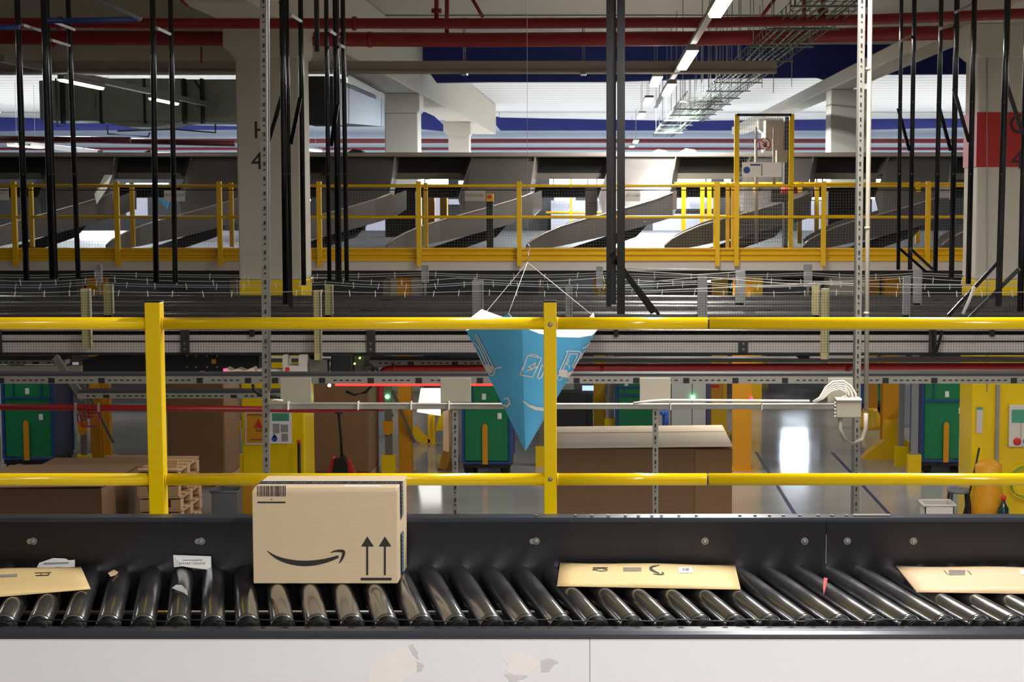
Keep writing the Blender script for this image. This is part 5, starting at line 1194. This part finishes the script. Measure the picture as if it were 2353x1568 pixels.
# torn paper residue on the panel
def jag(pts, a=2.2):
    out = []
    for p, q in zip(pts, pts[1:]+pts[:1]):
        n_ = max(2, int(math.hypot(q[0]-p[0], q[1]-p[1])/4))
        for j in range(n_): u = j/n_; out.append((p[0]+(q[0]-p[0])*u+random.uniform(-a, a), p[1]+(q[1]-p[1])*u+random.uniform(-a, a)*0.7))
    return out
dec = Decal(fp, 0.001)
P1 = [(846, 1568), (850, 1530), (872, 1512), (895, 1500), (912, 1493), (938, 1484), (948, 1502), (958, 1514), (962, 1528), (955, 1545), (940, 1556), (925, 1570), (905, 1590), (850, 1590)]
dec.poly(jag(P1)).mb.build('paper_residue', M['torn'], fp[0])
dec = Decal(fp, 0.0013); dec.poly(jag([(936, 1484), (948, 1480), (960, 1500), (962, 1516), (950, 1506)])).poly(jag([(958, 1520), (975, 1528), (970, 1542), (957, 1545)])).mb.build('glue_mark', M['torn2'], fp[0])
dec = Decal(fp, 0.001); dec.poly(jag([(1155, 1515), (1170, 1503), (1200, 1502), (1215, 1508), (1235, 1515), (1242, 1530), (1225, 1540), (1210, 1552), (1180, 1552), (1160, 1542), (1170, 1528)])).mb.build('paper_residue', M['torn'], fp[0])
dec = Decal(fp, 0.0013); dec.poly(jag([(1242, 1518), (1262, 1512), (1285, 1522), (1270, 1530), (1262, 1545), (1245, 1545)])).poly(jag([(1160, 1550), (1215, 1554), (1200, 1562), (1175, 1568)])).mb.build('glue_mark', M['torn2'], fp[0])

# ------------------------------------------------------------------ things on the rollers
ZT = ZR+0.001
D0 = 5.485
t = wrap('cardboard_box', 'closed cardboard box with printed smile and two up arrows riding on the rollers', 'box', at=(PX(748, 1345, D0), D0+0.12, ZT))
xa, xb = PX(580, 1230, D0), PX(914, 1230, D0); zb, ztp = ZT, PZ(1122, D0)
dep = 0.245
bx = MB().add([(xa, D0, zb), (xb-0.002, D0, zb), (xb, D0+dep, zb), (xa, D0+dep, zb), (xa, D0-0.001, ztp-0.012), (xb, D0, ztp-0.012), (xb+0.002, D0+dep, ztp), (xa+0.004, D0+dep, ztp), (xa+0.006, D0+0.012, ztp), (xb-0.002, D0+0.012, ztp)],
     [(0,3,2,1), (0,1,5,4), (4,5,9,8), (8,9,6,7), (1,2,6,9,5), (2,3,7,6), (3,0,4,8,7)])
bo = bx.build('carton', M['board'], t, 0.0035)
F3 = M['ink']
d = Decal(bo, 0.0018)
sm = [(614, 1266), (632, 1280), (655, 1289), (685, 1295), (715, 1295), (745, 1290), (765, 1284), (778, 1279)]
d.line(sm, [1, 6, 10, 12.5, 12.5, 10, 8, 5.5], 3)
d.line([(760, 1270), (772, 1266), (783, 1266), (790, 1267), (790, 1273), (786, 1285), (779, 1295)], [1.5, 4.5, 6, 7, 7, 6, 1.5], 2)
d.mb.build('smile_print', F3, bo)
d = Decal(bo, 0.0018)
for x in (844, 884.5):
    d.line([(x, 1322), (x, 1255)], 4.6); d.poly([(x-14, 1256), (x+15, 1256), (x, 1233)])
d.rect(829, 1328, 900, 1334)
d.mb.build('up_arrows_print', F3, bo)
d = Decal(bo, 0.0018)
x = 591; 
for k in range(26):
    w_ = random.choice((0.9, 1.6, 2.4)); d.line([(x+w_/2, 1117.5), (x+w_/2, 1141)], w_); x += w_+random.choice((0.7, 1.1, 1.6))
    if x > 657: break
d.rect(592, 1153, 656, 1156.5); d.rect(622, 1147, 626, 1149)
d.mb.build('barcode_print', F3, bo)
tp = MB().box(xa+0.006, xb+0.004, D0+0.075, D0+0.125, ztp+0.0006, ztp+0.0016).box(xb+0.003, xb+0.0042, D0+0.075, D0+0.125, ztp-0.115, ztp+0.001).box(xb+0.001, xb+0.0036, D0+0.075, D0+0.125, zb+0.01, zb+0.15)
tp = tp.build('packing_tape', M['tape'], bo); tp['label'] = 'navy tape with pale printing'
m = MB(); x = xa+0.03
while x < xb-0.02:
    L_ = random.uniform(0.006, 0.02); m.box(x, x+L_, D0+0.092, D0+0.098, ztp+0.0017, ztp+0.002); x += L_+random.choice((0.004, 0.006, 0.02))
z = zb+0.02
while z < ztp-0.01:
    if not (zb+0.15 < z < ztp-0.12): m.box(xb+0.0038, xb+0.0048, D0+0.085, D0+0.105, z, z+0.008)
    z += 0.013
m.build('tape_print', M['tapew'], bo)
MB().box(PX(790, 1118, 5.5), PX(873, 1118, 5.5), D0+0.02, D0+0.045, ztp+0.0004, ztp+0.001).build('shipping_label', M['labelw'], bo)
# paper mailers
def mailer(cor, Ds, label, m, thick=0.004, sag=0.004):
    t = wrap('paper_mailer', label, 'mailer', at=P(sum(c[0] for c in cor)/4, sum(c[1] for c in cor)/4, sum(Ds)/4))
    (a, b, c_, d_) = [(q if q.y < 5.735 else P(x, y, 5.735)) for x, y in cor for q in [PG(x, y, ZR+0.006)]]     # back-left, back-right, front-right, front-left
    n = 12; vs = []; fs = []
    def pos(u, v):
        p = (a*(1-u)+b*u)*(1-v)+(d_*(1-u)+c_*u)*v
        e = min(u, 1-u, v, 1-v)
        return p + Vector((0, 0, (0.010*min(1, e*6)) - 0.002*math.sin(u*9)))
    for j in range(n+1):
        for i in range(n+1): vs.append(pos(i/n, j/n))
    for j in range(n):
        for i in range(n): q = j*(n+1)+i; fs.append((q, q+1, q+n+2, q+n+1))
    nb = len(vs)
    for j in range(n+1):
        for i in range(n+1): p = (a*(1-i/n)+b*i/n)*(1-j/n)+(d_*(1-i/n)+c_*i/n)*(j/n); vs.append(p - Vector((0, 0, thick)))
    for j in range(n):
        for i in range(n): q = nb+j*(n+1)+i; fs.append((q, q+n+1, q+n+2, q+1))
    for i in range(n):
        fs.append((i, nb+i, nb+i+1, i+1)); q = n*(n+1)+i; fs.append((q, q+1, nb+q+1, nb+q))
        q = i*(n+1); fs.append((q, q+n+1, nb+q+n+1, nb+q)); q = i*(n+1)+n; fs.append((q, nb+q, nb+q+n+1, q+n+1))
    o = MB().add(vs, fs, False).build('envelope', m, t)
    for pl in o.data.polygons: pl.use_smooth = (pl.index < n*n)
    return t, o
DBm = 5.735
t1, e1 = mailer([(1287, 1293), (1689, 1298), (1702, 1353), (1280, 1345)], [DBm-0.0, DBm-0.0, 5.47, 5.49], 'golden paper mailer printed A2 with smile, lying in the middle of the rollers', M['kraft'])
t2, e2 = mailer([(-150, 1312), (186, 1302), (208, 1352), (-150, 1382)], [DBm-.02, DBm-.02, 5.47, 5.38], 'golden paper mailer at the far left of the rollers', M['kraft'])
t3, e3 = mailer([(2058, 1300), (2480, 1305), (2480, 1364), (2106, 1359)], [DBm, DBm, 5.45, 5.47], 'tan paper mailer cut by the right edge of the picture', M['kraft2'])
d = Decal(e1, 0.0014)
d.line([(1515, 1300.5), (1503, 1302), (1494, 1306), (1496, 1310), (1505, 1315), (1515, 1318.5)], [1, 3, 6, 6, 4, 2], 3); d.line([(1501, 1320), (1512, 1321.5), (1524, 1321), (1525, 1318.5), (1520, 1316)], [1, 2.2, 3, 3, 1.2], 2)
d.mb.build('smile_print', M['ink'], e1)
d = Decal(e1, 0.0014)
for y in (1306, 1308.5, 1311, 1313.5): d.line([(1432, y), (1474, y)], 1.2)
d.mb.build('barcode_print', M['grey'], e1)
d = Decal(e1, 0.0014)      # A2 printed upside down, seen foreshortened
d.line([(1362, 1305.6), (1397, 1305.8)], 1.5).line([(1362, 1309.2), (1397, 1306)], 1.5).line([(1375, 1305.6), (1375, 1308)], 1.6)
d.line([(1363, 1313.6), (1363, 1309.8), (1376, 1313.2), (1388, 1313.6), (1396, 1312), (1395, 1309.6), (1386, 1309.2)], 1.4)
d.mb.build('letter_print', M['ink'], e1)
d = Decal(e1, 0.0014); d.rect(1559, 1304, 1590, 1318); d.mb.build('white_sticker', M['labelw'], e1)
d = Decal(e1, 0.002); d.rect(1568, 1308, 1573, 1313).rect(1575, 1307.5, 1583, 1314); d.mb.build('sticker_print', M['grey'], e1)
d = Decal(e2, 0.0014); d.line([(0, 1325), (40, 1323)], 6); d.mb.build('barcode_print', M['grey'], e2)
d = Decal(e2, 0.0014); d.line([(80, 1318), (118, 1317)], 1.4).line([(82, 1324), (112, 1323)], 1.8).line([(96, 1318), (92, 1324)], 1.4).line([(110, 1317), (114, 1323)], 1.4); d.mb.build('letter_print', M['ink'], e2)
d = Decal(e3, 0.0014)
for y in (1312, 1314.5, 1317, 1319.5, 1322): d.line([(2180, y), (2218, y)], 1.3)
d.mb.build('barcode_print', M['grey'], e3)
d = Decal(e3, 0.0014); d.line([(2169, 1312), (2178, 1322)], 1.2).line([(2223, 1312), (2233, 1322)], 1.2); d.mb.build('bar_marks', M['ink'], e3)
d = Decal(e3, 0.0014); d.poly([(2341, 1310), (2353, 1310), (2400, 1310), (2400, 1322), (2346, 1322)]); d.mb.build('white_sticker', M['labelw'], e3)
# labels stuck in front of the plate
t = wrap('white_label', 'white printed label drooping over the rollers left of the cardboard box', 'label', at=P(440, 1310, DB-0.03))
vs = [P(398, 1276, DB-0.012), P(485, 1279, DB-0.012), P(486, 1303, DB-0.02), P(483, 1310, DB-0.03), P(462, 1308, DB-0.03), P(440, 1306, DB-0.028), P(420, 1302, DB-0.03), P(400, 1304, DB-0.02)]
lo = MB().slab(vs, (0, 0.0008, 0)).build('label_sheet', M['labelw'], t)
d = Decal(lo, 0.0008)
d.line([(420, 1288), (465, 1288)], 2.2)
x = 412
while x < 472: d.rect(x, 1293, x+2.4, 1298); x += 4.4
d.mb.build('label_print', M['grey'], lo)
t = wrap('white_label', 'white label curling up behind the leftmost golden mailer', 'label', at=P(128, 1300, DB-0.01))
lo = MB().slab([P(83, 1308, DB-0.012), P(90, 1294, DB-0.012), P(122, 1283, DB-0.012), P(150, 1284, DB-0.012), P(158, 1288, DB-0.012), P(172, 1287, DB-0.012), P(172, 1305, DB-0.014)], (0, 0.0008, 0)).build('label_sheet', M['labelw'], t)
d = Decal(lo, 0.0008); d.line([(100, 1296), (158, 1294)], 4); d.mb.build('label_print', M['grey'], lo)
# torn scraps on rollers
def scrap(pts, D, m, lb):
    o = MB().slab([PG(x, y, ZR+0.002) for x, y in pts], (0, 0, 0.001)).build('paper_scrap', M[m], None); tag(o, lb, 'scrap'); return o
scrap([(395, 1352), (405, 1345), (418, 1346), (430, 1358), (432, 1370), (420, 1362), (408, 1358)], 5.4, 'labelw', 'small torn white scrap on a roller under the drooping label')
scrap([(248, 1318), (262, 1310), (272, 1316), (266, 1322), (254, 1326)], 5.6, 'kraft2', 'small brown tape scrap on a roller right of the leftmost mailer')
scrap([(1893, 1328), (1902, 1330), (1898, 1350), (1893, 1368), (1891, 1352)], 5.6, 'colred', 'thin red smear scrap on a roller below the plate seam')

# ------------------------------------------------------------------ hanging blue card banner
BAN = P(1213, 600, 8.0)
t = wrap('hanging_banner', 'blue folded card cone with white drawings hanging on thin cords', 'banner', at=BAN)
rim = [(1168, 721, 7.74), (1200, 752, 7.72), (1240, 767, 7.76), (1285, 775, 7.84), (1330, 776, 7.95), (1360, 771, 8.05), (1372, 759, 8.14), (1364, 719, 8.2), (1345, 742, 8.32), (1310, 752, 8.42), (1255, 745, 8.48), (1200, 735, 8.48), (1150, 727, 8.46), (1106, 711, 8.42), (1084, 728, 8.3), (1071, 760, 8.15), (1105, 750, 7.98), (1140, 735, 7.86)]
apex = P(1207, 1038, 8.0)
R_ = [P(*p) for p in rim]; n = len(R_); K = 6
vs = []; 
for k in range(K):
    u = k/K
    for p in R_:
        q = p*(1-u)+apex*u; vs.append(q)
vs.append(apex); fs = []
for k in range(K-1):
    for i in range(n): fs.append((k*n+i, k*n+(i+1) % n, (k+1)*n+(i+1) % n, (k+1)*n+i))
for i in range(n): fs.append(((K-1)*n+i, (K-1)*n+(i+1) % n, K*n))
outer = MB().add(vs, fs, True).build('cone_outside', M['cone'], t)
try:
    outer.data.set_sharp_from_angle(angle=math.radians(28))
except Exception: pass
cen = sum(R_, Vector())/n
v2 = [v + (Vector((cen.x, cen.y, v.z))-v).normalized()*0.004 if i < len(vs)-1 else v+Vector((0, 0, 0.012)) for i, v in enumerate(vs)]
inner = MB().add(v2, fs, True).build('cone_lining', M['conew'], t, fix=False)
rimm = MB()
for i in range(n): j = (i+1) % n; rimm.add([vs[i], vs[j], v2[j], v2[i]], [(0, 1, 2, 3)])
rimm.build('cut_edge', M['conew'], t)
d = Decal(outer, 0.005)
W2 = 2.6
d.line([(1212, 816), (1197, 861), (1223, 866), (1243, 822), (1212, 816)], W2).line([(1217, 816), (1219, 813), (1231, 815), (1235, 819)], W2)
d.line([(1231, 832), (1213, 843), (1223, 845), (1208, 853)], 2.2).line([(1231, 832), (1226, 841), (1233, 843), (1208, 853)], 2.2)
d.line([(1245, 836), (1233, 866), (1237, 870), (1243, 866), (1252, 845)], W2).line([(1247, 838), (1250, 845)], W2)
d.mb.build('battery_drawing', M['coneink'], outer)
d = Decal(outer, 0.005)
d.line([(1285, 850), (1303, 810), (1300, 808), (1303, 806), (1330, 807), (1334, 812), (1316, 846)], W2).line([(1292, 849), (1308, 812), (1326, 813), (1313, 843)], 2.0)
d.line([(1340, 806), (1322, 846)], 2.2).line([(1346, 800), (1328, 842)], 2.2).line([(1354, 790), (1333, 836)], 2.0).line([(1337, 800), (1346, 796), (1356, 784)], 2.2)
d.line([(1303, 824), (1305, 828), (1300, 836), (1307, 840), (1306, 846)], 2.2)
d.fill([(1282, 850), (1300, 849), (1304, 856), (1320, 849), (1324, 852), (1308, 862), (1303, 868), (1283, 864)])
d.line(arc(1284, 866, 5, 7, 0, 360), 2).line(arc(1309, 862, 6, 8, 0, 360), 2)
d.mb.build('forklift_drawing', M['coneink'], outer)
d = Decal(outer, 0.005)
d.line([(1098, 770), (1135, 842)], 2.4).line([(1094, 770), (1128, 842)], 2.4).line([(1094, 770), (1096, 768), (1098, 770)], 2).line([(1084, 788), (1092, 788), (1103, 800), (1122, 842)], 2.4).line([(1092, 796), (1112, 836), (1120, 848)], 2.2)
d.fill([(1108, 838), (1122, 836), (1135, 842), (1132, 856), (1118, 856)])
d.line(arc(1132, 852, 7, 11, 0, 360), 2.4).line(arc(1132, 852, 3.5, 6, 0, 360), 1.8).line([(1138, 847), (1154, 843)], 3)
d.mb.build('truck_drawing', M['coneink'], outer)
d = Decal(outer, 0.005)
d.line([(1202, 921), (1214, 931), (1230, 938), (1246, 940), (1262, 936), (1276, 928)], [1.5, 5, 7.5, 8, 6, 4]).line([(1160, 917), (1169, 914), (1173, 923), (1174, 932)], [2, 3, 3, 1.5]).line([(1157, 930), (1168, 934), (1171, 925)], [3, 6, 3])
d.mb.build('smile_drawing', M['coneink'], outer)
hk = P(1212, 603, 8.05)
for x, y, D in ((1168, 722, 7.74), (1118, 716, 8.43), (1358, 722, 8.2)): MB().tube([hk, P(x, y, D)], 0.0016, 6).build('cord', M['wire'], t)
MB().tube([P(1209, -1050, 8.05), P(1212, 560, 8.05)], 0.0009, 5).build('suspension_wire', M['thin'], t)
MB().tube([P(1212, 560, 8.05), P(1217, 566, 8.05), P(1218, 576, 8.05), P(1213, 580, 8.05), P(1210, 572, 8.05), P(1213, 562, 8.05)], 0.0025, 8).tube([P(1213, 580, 8.05), P(1216, 590, 8.05), P(1211, 597, 8.05), P(1212, 603, 8.05)], 0.002, 8).build('snap_hook', M['thin'], t)

# ------------------------------------------------------------------ repeats share a group phrase; each keeps its own label
GROUPS = dict(strip_light='strip lights of the hall', light_track='light tracks', roll_cage='green roll cages', net_post='posts holding the nets', safety_net='nets over the conveyors',
    belt_conveyor='belt conveyors behind the nets', hanging_rack='black hanging posts', cross_bar='short bars between the black posts', paper_mailer='paper mailers on the rollers',
    white_label='white labels by the back plate', paper_scrap='scraps on the rollers', rack_upright='grey rack uprights', steel_column='yellow and orange steel columns', concrete_column='concrete columns',
    concrete_beam='concrete ceiling beams', number_plate='number plates of the chutes', slotted_strut='slotted struts', slotted_tray='slotted trays', tray_brace='tray braces', blank_plate='blank white plates',
    red_pipe='red pipes', branch_pipe='red branch pipes', blue_pipe='blue pipes', thin_pipe='thin pipes', blue_sheet='blue sheets', cardboard_stack='cardboard stacks', bulk_carton='brown bulk cartons',
    parcel='parcels on the sorter', cabinet='cabinets behind the stack', pale_cable='pale cables by the nets', floor_tape='floor tape lines', air_duct='air ducts', wire_basket='wire cable baskets',
    hanger_rod='hanger rods', guard_railing='yellow railings of the mezzanine', guard_post='yellow guard posts', column_foot='yellow column feet', partition_sheet='pale sheets between the racks',
    daylight_opening='bright openings', indicator_lamp='indicator lamps', equipment_cabinet='dark cabinets under the sorter')
for o in C.objects:
    if o.parent is None and 'label' in o and 'group' not in o:
        g = GROUPS.get(o.name.split('.')[0])
        if g: o['group'] = g
